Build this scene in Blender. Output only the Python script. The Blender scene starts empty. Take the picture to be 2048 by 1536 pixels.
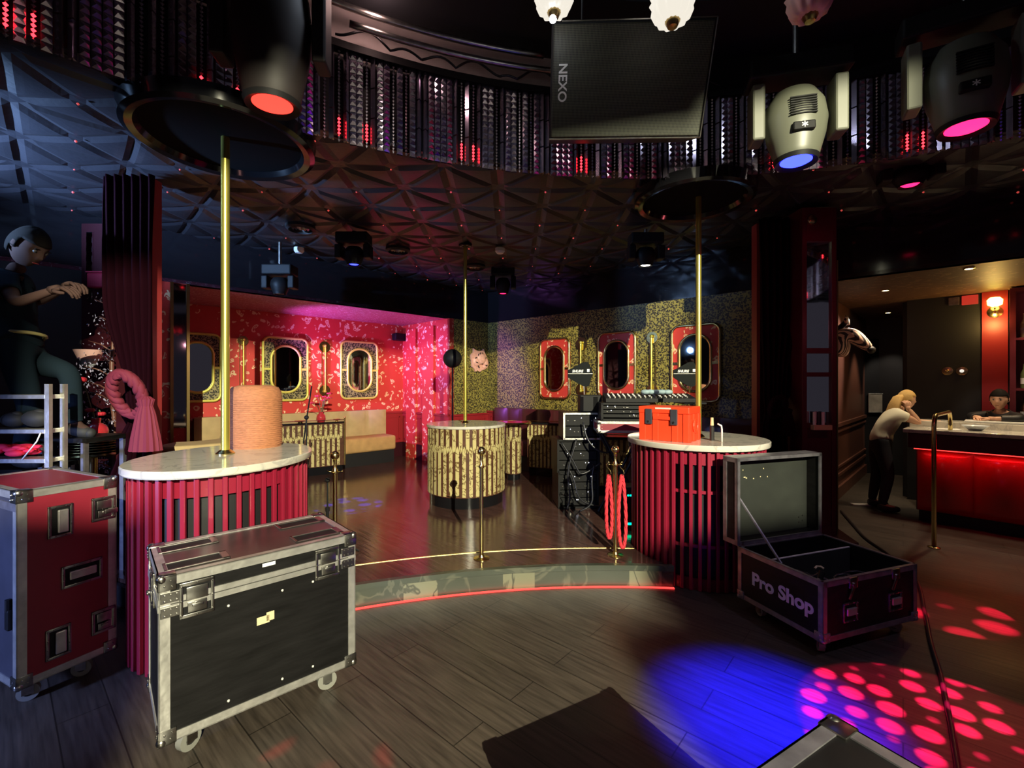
import bpy, bmesh, math, random
from mathutils import Vector, Matrix, Euler
random.seed(7)
PI = math.pi
sc = bpy.context.scene
C = sc.collection
def R(d): return math.radians(d)
# ------------------------------------------------------------ camera
FPX = 900.0; EYE = 1.6
cam = bpy.data.cameras.new('camera'); camo = bpy.data.objects.new('camera', cam); C.objects.link(camo)
camo.location = (0, 0, EYE); camo.rotation_euler = (R(90), 0, 0)
cam.sensor_width = 36; cam.lens = 36*FPX/2048; cam.clip_start = .02
sc.camera = camo
sc.view_settings.view_transform = 'Standard'; sc.view_settings.look = 'None'
sc.view_settings.exposure = 0.0; sc.view_settings.gamma = 1.0
# ------------------------------------------------------------ world
w = bpy.data.worlds.new('world'); sc.world = w; w.use_nodes = True
w.node_tree.nodes['Background'].inputs[0].default_value = (.5, .45, .6, 1)
w.node_tree.nodes['Background'].inputs[1].default_value = .045
# ------------------------------------------------------------ lights
def aim(o, target):
    d = Vector(target)-Vector(o.location); o.rotation_euler = d.to_track_quat('-Z', 'Y').to_euler()
def light(kind, loc, col, power, target=None, size=.05, angle=60, blend=.3, sizey=None, gobo=None, spread=None):
    l = bpy.data.lights.new(kind.lower()+'_light', kind); l.color = col; l.energy = power
    o = bpy.data.objects.new(kind.lower()+'_light', l); C.objects.link(o); o.location = loc
    if kind == 'AREA':
        l.size = size
        if sizey: l.shape = 'RECTANGLE'; l.size_y = sizey
        if spread: l.spread = R(spread)
    else: l.shadow_soft_size = size
    if kind == 'SPOT': l.spot_size = R(angle); l.spot_blend = blend
    if target: aim(o, target)
    if gobo:
        l.use_nodes = True; nt = l.node_tree; N = nt.nodes; L = nt.links; em = N['Emission']
        tc = N.new('ShaderNodeTexCoord'); sp = N.new('ShaderNodeSeparateXYZ'); L.new(tc.outputs['Normal'], sp.inputs[0])
        dx = N.new('ShaderNodeMath'); dx.operation = 'DIVIDE'; L.new(sp.outputs[0], dx.inputs[0]); L.new(sp.outputs[2], dx.inputs[1])
        dy = N.new('ShaderNodeMath'); dy.operation = 'DIVIDE'; L.new(sp.outputs[1], dy.inputs[0]); L.new(sp.outputs[2], dy.inputs[1])
        cb = N.new('ShaderNodeCombineXYZ'); L.new(dx.outputs[0], cb.inputs[0]); L.new(dy.outputs[0], cb.inputs[1])
        v = N.new('ShaderNodeTexVoronoi'); v.inputs['Scale'].default_value = gobo; v.inputs['Randomness'].default_value = .45
        L.new(cb.outputs[0], v.inputs['Vector'])
        mr = N.new('ShaderNodeMapRange'); mr.inputs[1].default_value = .30; mr.inputs[2].default_value = .44
        mr.inputs[3].default_value = 1; mr.inputs[4].default_value = .04
        L.new(v.outputs['Distance'], mr.inputs[0]); L.new(mr.outputs[0], em.inputs['Strength'])
    return o
light('SPOT', (2.4, -5.4, 4.8), (1, .94, .66), 8600, (-.55, 3.4, 1.35), .012, 46, .2)       # key light behind the camera, placed from the cast shadows
light('SPOT', (-4.5, 2.2, 2.6), (.32, .55, 1), 1500, (-3.9, 3.0, 3.3), .06, 92, .8)
light('SPOT', (-3.6, .3, 1.2), (.30, .42, 1), 420, (-2.6, 2.3, .7), .12, 60, .7)          # blue wash at the left
light('SPOT', (-4.2, 6.1, 2.1), (.50, .16, 1), 620, (-1.75, 8.3, 1.6), .06, 45, .5)         # violet wash in the booth
light('SPOT', (-3.6, 6.6, 1.3), (.62, .2, 1), 260, (-2.4, 7.9, 2.76), .1, 80, .6)
light('POINT', (-.4, 2.6, 4.6), (.75, .85, 1), 22, size=.05)                                  # lamps of the dome
light('POINT', (-.9, 3.0, 4.12), (.9, .55, .5), 5, size=.05)
light('POINT', (2.6, 3.2, 4.4), (.7, .7, 1), 7, size=.05)
light('SPOT', (1.46, 2.22, 2.74), (.01, .01, 1), 6500, (1.24, 2.16, 0), .06, 26, 1.0)          # moving head, blue pool
light('SPOT', (2.05, 2.05, 2.72), (1, .01, .10), 8500, (1.98, 1.95, 0), .004, 27, .12, gobo=19)     # moving head, red gobo
light('SPOT', (2.95, 3.45, 3.0), (1, .01, .06), 4200, (3.05, 3.2, 0), .004, 15, .15, gobo=11)
light('SPOT', (-1.78, 5.05, 2.86), (.02, .02, 1), 3600, (-1.92, 5.3, .17), .01, 17, .3, gobo=14)
light('SPOT', (-1.03, 1.93, 2.70), (1, .01, .03), 500, (-.80, 1.80, 0), .01, 14, .3, gobo=10)
light('SPOT', (-.12, 6.82, 2.9), (1, .01, .08), 500, (.02, 6.75, .17), .01, 16, .3)
light('SPOT', (1.45, 4.95, 2.8), (1, .95, .8), 30, (1.0, 4.9, .9), .02, 50, .5)
for p, e in (((4.93, 4.9, 2.7), 26), ((5.95, 5.0, 2.7), 22), ((5.9, 7.0, 2.7), 26), ((4.75, 5.75, 2.70), 24), ((5.55, 4.1, 2.7), 20)):
    light('SPOT', p, (1, .78, .5), e*2.4, (p[0], p[1], 0), .03, 75, .5)
light('POINT', (5.83, 5.45, 2.36), (1, .62, .18), 9, size=.04)
light('POINT', (-1.6, .4, .9), (.9, .4, .35), 2, size=.03)
light('POINT', (2.6, .6, 2.6), (.8, .35, .4), 1.6, size=.03)                                     # added dim red fill for the ambient light
light('SPOT', (2.6, 1.2, 3.1), (.7, .6, 1), 45, (2.2, 3.0, .5), .04, 40, .7)
light('POINT', (3.0, 3.4, 2.2), (1, .16, .2), 3, size=.03)
light('POINT', (-2.4, 4.6, 2.0), (1, .3, .3), 3, size=.03)
for t in (35, 52, 68, 84, 100, 116, 132):                                                    # added red points round the fringe, for its red glints
    light('POINT', (1.07+5.0*math.cos(R(t)), -1.22+5.0*math.sin(R(t)), 3.50), (1, .12, .18), .8, size=.03)
# ------------------------------------------------------------ materials
MT = {}
def mat(name, col=(.5,.5,.5), rough=.5, metal=0, emit=None, es=0, spec=None, var=0, vs=6, bump=0, bs=40, coat=0, trans=0, stretch=None):
    m = bpy.data.materials.new(name); m.use_nodes = True; nt = m.node_tree; N = nt.nodes; L = nt.links
    b = N['Principled BSDF']; b.inputs['Base Color'].default_value = (*col, 1); b.inputs['Roughness'].default_value = rough
    b.inputs['Metallic'].default_value = metal
    if coat: b.inputs['Coat Weight'].default_value = coat; b.inputs['Coat Roughness'].default_value = .08
    if trans: b.inputs['Transmission Weight'].default_value = trans
    if spec is not None: b.inputs['Specular IOR Level'].default_value = spec
    if emit: b.inputs['Emission Color'].default_value = (*emit, 1); b.inputs['Emission Strength'].default_value = es
    if var or bump:
        tc = N.new('ShaderNodeTexCoord'); src = tc.outputs['Object']
        if stretch:
            mp = N.new('ShaderNodeMapping'); mp.inputs['Scale'].default_value = stretch; L.new(src, mp.inputs[0]); src = mp.outputs[0]
    if var:
        n = N.new('ShaderNodeTexNoise'); n.inputs['Scale'].default_value = vs; n.inputs['Detail'].default_value = 6; L.new(src, n.inputs[0])
        r = N.new('ShaderNodeMapRange'); r.inputs[1].default_value = .3; r.inputs[2].default_value = .7
        r.inputs[3].default_value = 1-var; r.inputs[4].default_value = 1+var; L.new(n.outputs[0], r.inputs[0])
        mx = N.new('ShaderNodeVectorMath'); mx.operation = 'SCALE'; mx.inputs[0].default_value = col; L.new(r.outputs[0], mx.inputs[3])
        L.new(mx.outputs[0], b.inputs['Base Color'])
    if bump:
        n2 = N.new('ShaderNodeTexNoise'); n2.inputs['Scale'].default_value = bs; L.new(src, n2.inputs[0])
        bp = N.new('ShaderNodeBump'); bp.inputs['Strength'].default_value = bump; bp.inputs['Distance'].default_value = .01
        L.new(n2.outputs[0], bp.inputs['Height']); L.new(bp.outputs[0], b.inputs['Normal'])
    MT[name] = m; return m
def ramp(N, stops, interp='CONSTANT'):
    r = N.new('ShaderNodeValToRGB'); r.color_ramp.interpolation = interp
    e = r.color_ramp.elements
    while len(e) < len(stops): e.new(.5)
    for k, (p, c) in enumerate(stops): e[k].position = p; e[k].color = (*c, 1)
    return r
def leopard(name, gold=(.30,.25,.055), brown=(.16,.10,.025), black=(.012,.01,.006), scale=44, rough=.45):
    m = mat(name, gold, rough); nt = m.node_tree; N = nt.nodes; L = nt.links; b = N['Principled BSDF']
    tc = N.new('ShaderNodeTexCoord'); n = N.new('ShaderNodeTexNoise'); n.inputs['Scale'].default_value = 14; L.new(tc.outputs['Object'], n.inputs[0])
    va = N.new('ShaderNodeVectorMath'); va.operation = 'MULTIPLY_ADD'; L.new(n.outputs['Color'], va.inputs[0]); va.inputs[1].default_value = (.05,.05,.05); L.new(tc.outputs['Object'], va.inputs[2])
    v = N.new('ShaderNodeTexVoronoi'); v.inputs['Scale'].default_value = scale; L.new(va.outputs[0], v.inputs['Vector'])
    n3 = N.new('ShaderNodeTexNoise'); n3.inputs['Scale'].default_value = scale*1.6; L.new(tc.outputs['Object'], n3.inputs[0])
    ad = N.new('ShaderNodeMath'); ad.operation = 'MULTIPLY_ADD'; L.new(n3.outputs[0], ad.inputs[0]); ad.inputs[1].default_value = .45; L.new(v.outputs['Distance'], ad.inputs[2])
    r = ramp(N, [(0, brown), (.40, brown), (.42, black), (.72, black), (.74, gold)]); L.new(ad.outputs[0], r.inputs[0])
    L.new(r.outputs[0], b.inputs['Base Color']); return m
def paisley(name, red=(.58,.045,.035), cream=(.85,.60,.36), scale=9, rough=.5):
    m = mat(name, red, rough); nt = m.node_tree; N = nt.nodes; L = nt.links; b = N['Principled BSDF']
    tc = N.new('ShaderNodeTexCoord'); n = N.new('ShaderNodeTexNoise'); n.inputs['Scale'].default_value = scale*.75; n.inputs['Detail'].default_value = 0; L.new(tc.outputs['Object'], n.inputs[0])
    va = N.new('ShaderNodeVectorMath'); va.operation = 'MULTIPLY_ADD'; L.new(n.outputs['Color'], va.inputs[0]); va.inputs[1].default_value = (2.2/scale,)*3; L.new(tc.outputs['Object'], va.inputs[2])
    v = N.new('ShaderNodeTexVoronoi'); v.inputs['Scale'].default_value = scale; L.new(va.outputs[0], v.inputs['Vector'])
    r = ramp(N, [(0, cream), (.13, red), (.22, cream), (.40, red)]); L.new(v.outputs['Distance'], r.inputs[0])
    n2 = N.new('ShaderNodeTexNoise'); n2.inputs['Scale'].default_value = scale*1.3; n2.inputs['Detail'].default_value = 0; L.new(tc.outputs['Object'], n2.inputs[0])
    r2 = ramp(N, [(0, (0,0,0)), (.49, (1,1,1))]); L.new(n2.outputs[0], r2.inputs[0])
    mx = N.new('ShaderNodeMix'); mx.data_type = 'RGBA'; mx.inputs['A'].default_value = (*red, 1); L.new(r2.outputs[0], mx.inputs['Factor']); L.new(r.outputs[0], mx.inputs['B'])
    L.new(mx.outputs['Result'], b.inputs['Base Color']); return m
def marble(name, base, vein, scale=3, rough=.25, sharp=.06):
    m = mat(name, base, rough); nt = m.node_tree; N = nt.nodes; L = nt.links; b = N['Principled BSDF']
    tc = N.new('ShaderNodeTexCoord'); n = N.new('ShaderNodeTexNoise'); n.inputs['Scale'].default_value = scale; n.inputs['Detail'].default_value = 4
    n.inputs['Distortion'].default_value = 1.2; L.new(tc.outputs['Object'], n.inputs[0])
    s = N.new('ShaderNodeMath'); s.operation = 'SUBTRACT'; s.inputs[1].default_value = .5; L.new(n.outputs[0], s.inputs[0])
    a = N.new('ShaderNodeMath'); a.operation = 'ABSOLUTE'; L.new(s.outputs[0], a.inputs[0])
    r = ramp(N, [(0, vein), (sharp*.3, vein), (sharp, base)], 'LINEAR'); L.new(a.outputs[0], r.inputs[0])
    L.new(r.outputs[0], b.inputs['Base Color']); return m
def planks(name, cols, rot, lx=1.6, ly=.16, rough=.35, gap=.003):
    m = mat(name, cols[0], rough); nt = m.node_tree; N = nt.nodes; L = nt.links; b = N['Principled BSDF']
    tc = N.new('ShaderNodeTexCoord'); mp = N.new('ShaderNodeMapping'); mp.inputs['Rotation'].default_value = (0, 0, rot); L.new(tc.outputs['Object'], mp.inputs[0])
    br = N.new('ShaderNodeTexBrick'); br.inputs['Color1'].default_value = (*cols[0], 1); br.inputs['Color2'].default_value = (*cols[1], 1)
    br.inputs['Mortar'].default_value = (*[c*.25 for c in cols[0]], 1); br.inputs['Scale'].default_value = 1
    br.inputs['Mortar Size'].default_value = gap; br.inputs['Brick Width'].default_value = lx; br.inputs['Row Height'].default_value = ly
    L.new(mp.outputs[0], br.inputs[0])
    m2 = N.new('ShaderNodeMapping'); m2.inputs['Scale'].default_value = (1.2, 16, 1); L.new(mp.outputs[0], m2.inputs[0])
    n = N.new('ShaderNodeTexNoise'); n.inputs['Scale'].default_value = 3; n.inputs['Detail'].default_value = 8; L.new(m2.outputs[0], n.inputs[0])
    r = N.new('ShaderNodeMapRange'); r.inputs[1].default_value = .3; r.inputs[2].default_value = .7; r.inputs[3].default_value = .55; r.inputs[4].default_value = 1.35; L.new(n.outputs[0], r.inputs[0])
    mx = N.new('ShaderNodeVectorMath'); mx.operation = 'SCALE'; L.new(br.outputs[0], mx.inputs[0]); L.new(r.outputs[0], mx.inputs[3]); L.new(mx.outputs[0], b.inputs['Base Color'])
    n4 = N.new('ShaderNodeTexNoise'); n4.inputs['Scale'].default_value = 2.2; n4.inputs['Detail'].default_value = 5; L.new(tc.outputs['Object'], n4.inputs[0])
    r4 = N.new('ShaderNodeMapRange'); r4.inputs[3].default_value = rough*.7; r4.inputs[4].default_value = rough*1.4; L.new(n4.outputs[0], r4.inputs[0]); L.new(r4.outputs[0], b.inputs['Roughness'])
    bp = N.new('ShaderNodeBump'); bp.inputs['Strength'].default_value = .25; bp.inputs['Distance'].default_value = .004; L.new(n.outputs[0], bp.inputs['Height']); L.new(bp.outputs[0], b.inputs['Normal'])
    return m
planks('floor_wood', ((.060,.047,.037), (.048,.038,.031)), R(41), 1.5, .19, .42)
planks('stage_wood', ((.080,.040,.034), (.068,.034,.029)), R(45), 2.2, .30, .13, .002)
leopard('leopard'); leopard('leopard_dark', (.30,.26,.12), (.12,.09,.04), (.01,.01,.01), 38)
paisley('paisley'); paisley('paisley_ceiling', (.40,.08,.14), (.62,.38,.46), 22)
paisley('bar_ceiling', (.11,.055,.03), (.22,.13,.07), 9)
marble('marble_white', (.60,.57,.50), (.46,.44,.40), 4, .10, .03)
marble('marble_green', (.040,.048,.036), (.085,.09,.065), 2, .3, .03); marble('marble_green_light', (.16,.165,.11), (.05,.055,.04), 2.2, .3, .025)
marble('marble_cream', (.55,.47,.22), (.14,.08,.03), 9, .22, .035)
mat('marble_brown', (.085,.035,.022), .3, var=.3, vs=20)
mat('void', (.002,.002,.003), .9, spec=.1); mat('quilt', (.018,.017,.022), .40, bump=.15, bs=30); mat('black', (.010,.010,.012), .5); mat('black_gloss', (.008,.008,.010), .12)
mat('bulkhead', (.012,.011,.014), .10); mat('dark', (.009,.010,.013), .6); mat('dark_red', (.035,.004,.008), .6, spec=.15); mat('wall_red', (.30,.015,.02), .42)
mat('red', (.25,.010,.032), .36, coat=.2); mat('red_dark', (.10,.008,.014), .4); mat('bar_red', (.50,.006,.012), .22, coat=.5)
mat('gold', (.80,.72,.16), .28, .85); mat('gold_frame', (.80,.76,.16), .42, .35); mat('brass', (.72,.58,.25), .22, 1); mat('brass_dark', (.35,.25,.10), .3, 1)
mat('chrome', (.75,.75,.78), .15, 1); mat('alu', (.62,.61,.58), .38, .8, var=.18, vs=14, bump=.25, bs=25); mat('alu_dark', (.30,.29,.32), .4, .8, var=.3, vs=14)
mat('steel', (.34,.33,.31), .3, 1, var=.25, vs=25)
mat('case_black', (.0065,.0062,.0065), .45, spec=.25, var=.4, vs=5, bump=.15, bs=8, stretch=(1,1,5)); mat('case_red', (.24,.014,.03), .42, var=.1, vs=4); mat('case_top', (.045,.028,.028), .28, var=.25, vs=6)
mat('case_inner', (.014,.017,.013), .75, var=.3, vs=5); mat('case_blue', (.035,.035,.05), .55, var=.2, vs=5)
mat('rubber', (.02,.02,.02), .7); mat('wheel', (.20,.20,.18), .5)
mat('plaster', (.30,.26,.25), .8, var=.3, vs=3); mat('curtain', (.010,.0012,.004), .9, spec=.04); mat('tassel', (.16,.012,.03), .8); mat('curtain_edge', (.30,.03,.03), .5); mat('column_red', (.075,.006,.014), .35)
mat('mirror', (.85,.85,.88), .03, 1); mat('mirror_dark', (.35,.33,.38), .05, 1)
mat('beige', (.46,.34,.17), .85, var=.08, vs=8); mat('beige_seat', (.50,.30,.12), .8, var=.12, vs=10); mat('maroon_vinyl', (.07,.012,.016), .35)
mat('straw', (.50,.20,.09), .8, var=.25, vs=30, bump=.6, bs=60, stretch=(1,1,9)); mat('rope', (.62,.03,.05), .75, bump=.6, bs=120)
mat('toolbox', (.85,.055,.015), .45); mat('silver_label', (.6,.6,.58), .4); mat('white', (.8,.8,.78), .5); mat('label_yellow', (.62,.52,.30), .7)
mat('skin', (.60,.34,.22), .55); mat('eye', (.10,.10,.10), .3); mat('skin_dark', (.07,.04,.035), .8, spec=.1); mat('hair_blonde', (.62,.40,.13), .55, bump=.7, bs=60, stretch=(6,6,1)); mat('hair_dark', (.010,.008,.007), .8, spec=.1)
mat('shirt_white', (.66,.64,.50), .8); mat('shirt_dark', (.010,.019,.028), .9, spec=.08); mat('shirt_grey', (.05,.04,.04), .8); mat('trousers', (.012,.014,.022), .8); mat('belt', (.35,.30,.12), .6)
mat('head_grey', (.115,.12,.09), .42); mat('head_black', (.009,.009,.010), .5, spec=.2); mat('head_brown', (.016,.011,.011), .6)
def emis(n, c, s): mat(n, (0,0,0), .5, emit=c, es=s)
emis('e_blue', (.02,.03,1), 9); emis('e_red', (1,.01,.08), 5); emis('e_red2', (1,.03,.02), 4); emis('e_white', (1,.95,.8), 14); emis('e_bulb', (.95,.97,1), 60); emis('e_globe', (1,.93,.80), .9)
emis('e_strip', (1,.035,.03), 3.2); emis('e_sconce', (1,.72,.12), 10); emis('e_green', (0,1,.45), 5); emis('e_led', (.9,.9,1), 7); emis('e_exit', (1,.05,.03), .5); emis('e_dot', (1,.08,.06), 1.8); emis('e_bead_glint', (1,.02,.03), 7)
mat('crystal', (.40,.35,.45), .16, .7); mat('crystal_flat', (.32,.28,.37), .18, .75); mat('crystal_dark', (.035,.02,.03), .2, .3)
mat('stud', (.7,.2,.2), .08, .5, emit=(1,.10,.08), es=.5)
mat('tinsel', (.36,.34,.48), .3, .15); mat('leaf', (.10,.12,.04), .6); mat('flower', (.45,.015,.03), .6)
mat('cloth_red', (.85,.02,.08), .8); mat('plastic_clear', (.5,.55,.6), .1, trans=.0); mat('glass_red', (.45,.03,.04), .06, 0, coat=1)
mat('plaque', (.80,.42,.33), .45, var=.15, vs=30); mat('white_shade', (.75,.45,.40), .6); mat('screen', (.42,.37,.30), .5, .2, var=.4, vs=5)
mat('wall_brown', (.13,.05,.035), .4); mat('purple_wall', (.25,.03,.08), .5); mat('cable', (.016,.016,.02), .35)
# grille: perforated metal
def grille():
    m = mat('grille', (.04,.045,.035), .5); nt = m.node_tree; N = nt.nodes; L = nt.links; b = N['Principled BSDF']
    tc = N.new('ShaderNodeTexCoord'); mp = N.new('ShaderNodeMapping'); mp.inputs['Scale'].default_value = (1, .001, 1); L.new(tc.outputs['Object'], mp.inputs[0])
    v = N.new('ShaderNodeTexVoronoi'); v.inputs['Scale'].default_value = 115; v.inputs['Randomness'].default_value = 0; L.new(mp.outputs[0], v.inputs['Vector'])
    r = ramp(N, [(0, (.004,.004,.004)), (.36, (.075,.08,.055))]); L.new(v.outputs['Distance'], r.inputs[0]); L.new(r.outputs[0], b.inputs['Base Color'])
grille()
def stripes(name, c1, c2, scale, axis='X', dist=2.5, rough=.6, thr=.5):
    m = mat(name, c1, rough); nt = m.node_tree; N = nt.nodes; L = nt.links; b = N['Principled BSDF']
    tc = N.new('ShaderNodeTexCoord'); wv = N.new('ShaderNodeTexWave'); wv.bands_direction = axis; wv.inputs['Scale'].default_value = scale; wv.inputs['Distortion'].default_value = dist; wv.inputs['Detail'].default_value = 0
    wv.inputs['Detail Scale'].default_value = .6
    L.new(tc.outputs['Object'], wv.inputs[0]); r = ramp(N, [(0, c1), (thr, c2)]); L.new(wv.outputs[0], r.inputs[0]); L.new(r.outputs[0], b.inputs['Base Color']); return m
stripes('zebra', (.80,.52,.40), (.03,.015,.015), 11, 'X', 1.6)
# ------------------------------------------------------------ geometry helpers
class G:
    def __init__(s, mats=()): s.bm = bmesh.new(); s.M = Matrix.Identity(4); s.mats = list(mats) if isinstance(mats, (list, tuple)) else [mats]; s.mi = 0; s.sm = False
    def v(s, p): return s.bm.verts.new(s.M @ Vector(p))
    def f(s, vs):
        try: fc = s.bm.faces.new(vs)
        except ValueError: return None
        fc.material_index = s.mi; fc.smooth = s.sm; return fc
    def box(s, x0, x1, y0, y1, z0, z1, bev=0):
        if x0 > x1: x0, x1 = x1, x0
        if y0 > y1: y0, y1 = y1, y0
        if z0 > z1: z0, z1 = z1, z0
        p = [s.v((x, y, z)) for x in (x0, x1) for y in (y0, y1) for z in (z0, z1)]
        fs = [s.f([p[i] for i in q]) for q in ((0,1,3,2),(4,6,7,5),(0,4,5,1),(2,3,7,6),(0,2,6,4),(1,5,7,3))]
        if bev:
            es = list({e for f in fs for e in f.edges})
            bmesh.ops.bevel(s.bm, geom=es, offset=bev, segments=2, affect='EDGES', profile=.5)
        return s
    def lathe(s, prof, n=24, c=(0,0,0), a0=0, a1=2*PI, sx=1, sy=1):
        full = abs(a1-a0-2*PI) < 1e-6; k = n if full else n+1; rings = []
        for r, z in prof:
            if r < 1e-6: rings.append([s.v((c[0], c[1], c[2]+z))]); continue
            rings.append([s.v((c[0]+sx*r*math.cos(a0+(a1-a0)*i/n), c[1]+sy*r*math.sin(a0+(a1-a0)*i/n), c[2]+z)) for i in range(k)])
        for a, b in zip(rings, rings[1:]):
            for i in range(n):
                j = (i+1) % k
                if len(a) == 1 and len(b) == 1: continue
                if len(a) == 1: s.f([a[0], b[j], b[i]])
                elif len(b) == 1: s.f([a[i], a[j], b[0]])
                else: s.f([a[i], a[j], b[j], b[i]])
        return s
    def cyl(s, p0, p1, r0, r1=None, n=16, caps=True):
        r1 = r0 if r1 is None else r1; p0 = Vector(p0); p1 = Vector(p1); d = (p1-p0); L = d.length
        q = d.to_track_quat('Z', 'Y').to_matrix().to_4x4(); old = s.M; s.M = old @ Matrix.Translation(p0) @ q
        s.lathe(([(0, 0)] if caps else [])+[(r0, 0), (r1, L)]+([(0, L)] if caps else []), n); s.M = old; return s
    def sph(s, c, r, n=16, m=10, sc3=(1,1,1)):
        old = s.M; s.M = old @ Matrix.Translation(c) @ Matrix.Diagonal((sc3[0], sc3[1], sc3[2], 1))
        s.lathe([(r*math.sin(PI*i/m), -r*math.cos(PI*i/m)) for i in range(m+1)], n); s.M = old; return s
    def tube(s, pts, r, n=8, closed=False):
        P = [Vector(p) for p in pts]; rr = r if isinstance(r, (list, tuple)) else [r]*len(P); rings = []; up = None
        for i, p in enumerate(P):
            a = P[i-1] if (i or closed) else p; b = P[(i+1) % len(P)] if (i+1 < len(P) or closed) else p
            t = (b-a).normalized()
            if up is None: up = t.orthogonal().normalized()
            up = (up-t*up.dot(t)); up = up.normalized() if up.length > 1e-6 else t.orthogonal().normalized(); w_ = t.cross(up)
            rings.append([s.v(p+rr[i]*(math.cos(2*PI*k/n)*up+math.sin(2*PI*k/n)*w_)) for k in range(n)])
        m = len(P)
        for i in range(m if closed else m-1):
            a, b = rings[i], rings[(i+1) % m]
            for k in range(n): s.f([a[k], a[(k+1) % n], b[(k+1) % n], b[k]])
        if not closed: s.f(rings[0][::-1]); s.f(rings[-1])
        return s
    def prism(s, poly, z0, z1, caps=True):
        a = [s.v((x, y, z0)) for x, y in poly]; b = [s.v((x, y, z1)) for x, y in poly]; n = len(poly)
        for i in range(n): s.f([a[i], a[(i+1) % n], b[(i+1) % n], b[i]])
        if caps: s.f(a[::-1]); s.f(b)
        return s
    def build(s, name, parent=None, bevel=0, solid=0, smooth=None):
        bmesh.ops.recalc_face_normals(s.bm, faces=s.bm.faces)
        me = bpy.data.meshes.new(name); s.bm.to_mesh(me); s.bm.free()
        for m in s.mats: me.materials.append(MT[m])
        o = bpy.data.objects.new(name, me); C.objects.link(o)
        if parent: o.parent = parent
        if solid: md = o.modifiers.new('solid', 'SOLIDIFY'); md.thickness = solid; md.offset = 0
        if bevel: md = o.modifiers.new('bevel', 'BEVEL'); md.width = bevel; md.segments = 2; md.limit_method = 'ANGLE'
        if smooth:
            for p in me.polygons: p.use_smooth = True
            if smooth is not True:
                try: me.set_sharp_from_angle(angle=R(smooth))
                except Exception: pass
        return o
def tag(o, label=None, cat=None, group=None, kind=None):
    if label: o['label'] = label
    if cat: o['category'] = cat
    if group: o['group'] = group
    if kind: o['kind'] = kind
    return o
def thing(name, label, cat, loc=(0,0,0), rz=0, group=None):
    o = bpy.data.objects.new(name, None); C.objects.link(o); o.location = loc; o.rotation_euler = (0, 0, rz); o.empty_display_size = .1
    return tag(o, label, cat, group)
def copytree(o, parent=None):
    c = o.copy(); C.objects.link(c)
    if parent: c.parent = parent
    for ch in list(o.children): copytree(ch, c)
    return c
def textmesh(body, size, m, parent, M4, name='lettering', extrude=.001, italic=0, bold=0):
    cu = bpy.data.curves.new('t', 'FONT'); cu.body = body; cu.size = size; cu.extrude = extrude; cu.align_x = 'CENTER'; cu.align_y = 'CENTER'; cu.shear = italic; cu.offset = bold
    o = bpy.data.objects.new('t', cu); C.objects.link(o)
    bpy.context.view_layer.update(); dg = bpy.context.evaluated_depsgraph_get()
    me = bpy.data.meshes.new_from_object(o.evaluated_get(dg)); bpy.data.objects.remove(o)
    me.materials.clear(); me.materials.append(MT[m]); q = bpy.data.objects.new(name, me); C.objects.link(q); q.parent = parent; q.matrix_local = M4
    return q
def S(o): o['kind'] = 'structure'; return o
def slab(name, P0, P1, z0, z1, m, th=.08, side=1, extra=None):
    # a wall from P0 to P1 (plan), thickness th to the left (side 1) or right (-1); local x runs along it
    d = Vector((P1[0]-P0[0], P1[1]-P0[1])); g = G(m); g.box(0, d.length, 0, th*side, z0, z1); o = g.build(name)
    o.location = (P0[0], P0[1], 0); o.rotation_euler = (0, 0, math.atan2(d.y, d.x)); return S(o)
def ray(px): return (px-1024)/FPX
def on_line(px, P, d):     # distance along the plan line P+s*d seen in column px
    k = ray(px); return (k*P[1]-P[0])/(d[0]-k*d[1])
def pz(y, Y): return EYE-(y-768)*Y/FPX
# key plan points
H2 = 1/math.sqrt(2); CORNER = Vector((-.456, 8.56)); DA = Vector((-H2, -H2)); DB = Vector((.751, -.660))
ZC = 3.3; ZS = 2.76; ST = .17
FR = (1.07, -1.22, 4.84); SE = (.77, -1.66, 5.24)
PODL = (-1.90, 3.0, .50, 1.2); PODR = (1.62, 3.975, .582, 1.0); PODC = (-.565, 5.57, .483)
# ============================================================ the setting
g = G('floor_wood'); g.box(-9, 12, -7, 13, -.1, 0); S(g.build('floor'))
# raised stage with curved front, cut round the two big podiums
def circ(c, r, a0, a1, n): return [(c[0]+r*math.cos(R(a0+(a1-a0)*i/n)), c[1]+r*math.sin(R(a0+(a1-a0)*i/n))) for i in range(n+1)]
def front(rad):
    pts = []
    for i in range(61):
        a = 140-(140-52)*i/60; x = SE[0]+rad*math.cos(R(a)); y = SE[1]+rad*math.sin(R(a)); pts.append((x, y))
    return pts
gap = .012
def indist(p, q, f=.93): return math.hypot(p[0]-q[0], (p[1]-q[1])/q[3])-(q[2]*f)
def around(q, a0, a1, n=30):
    r = q[2]*.93+gap; return [(q[0]+r*math.cos(a0+(a1-a0)*i/n), q[1]+r*q[3]*math.sin(a0+(a1-a0)*i/n)) for i in range(n+1)]
mid = [p for p in front(SE[2]) if PODL[0] < p[0] < PODR[0] and indist(p, PODL) > gap and indist(p, PODR) > gap]
def ang_of(q, p): return math.atan2((p[1]-q[1])/q[3], p[0]-q[0])
aL = ang_of(PODL, mid[0]); aR = ang_of(PODR, mid[-1])
if aR < 0: aR += 2*PI
so = around(PODL, PI*.95, aL)+mid+around(PODR, aR, 0.1)
poly = [(-4.6, 4.6), (-3.2, 3.45)]+so+[(3.12, 4.05), (3.40, 5.12), (-.43, 8.55), (-2.1, 9.05), (-6.0, 5.2)]
g = G('stage_wood'); g.prism(poly[::-1], ST-.03, ST); S(g.build('floor_stage'))
g = G('black')
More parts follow.
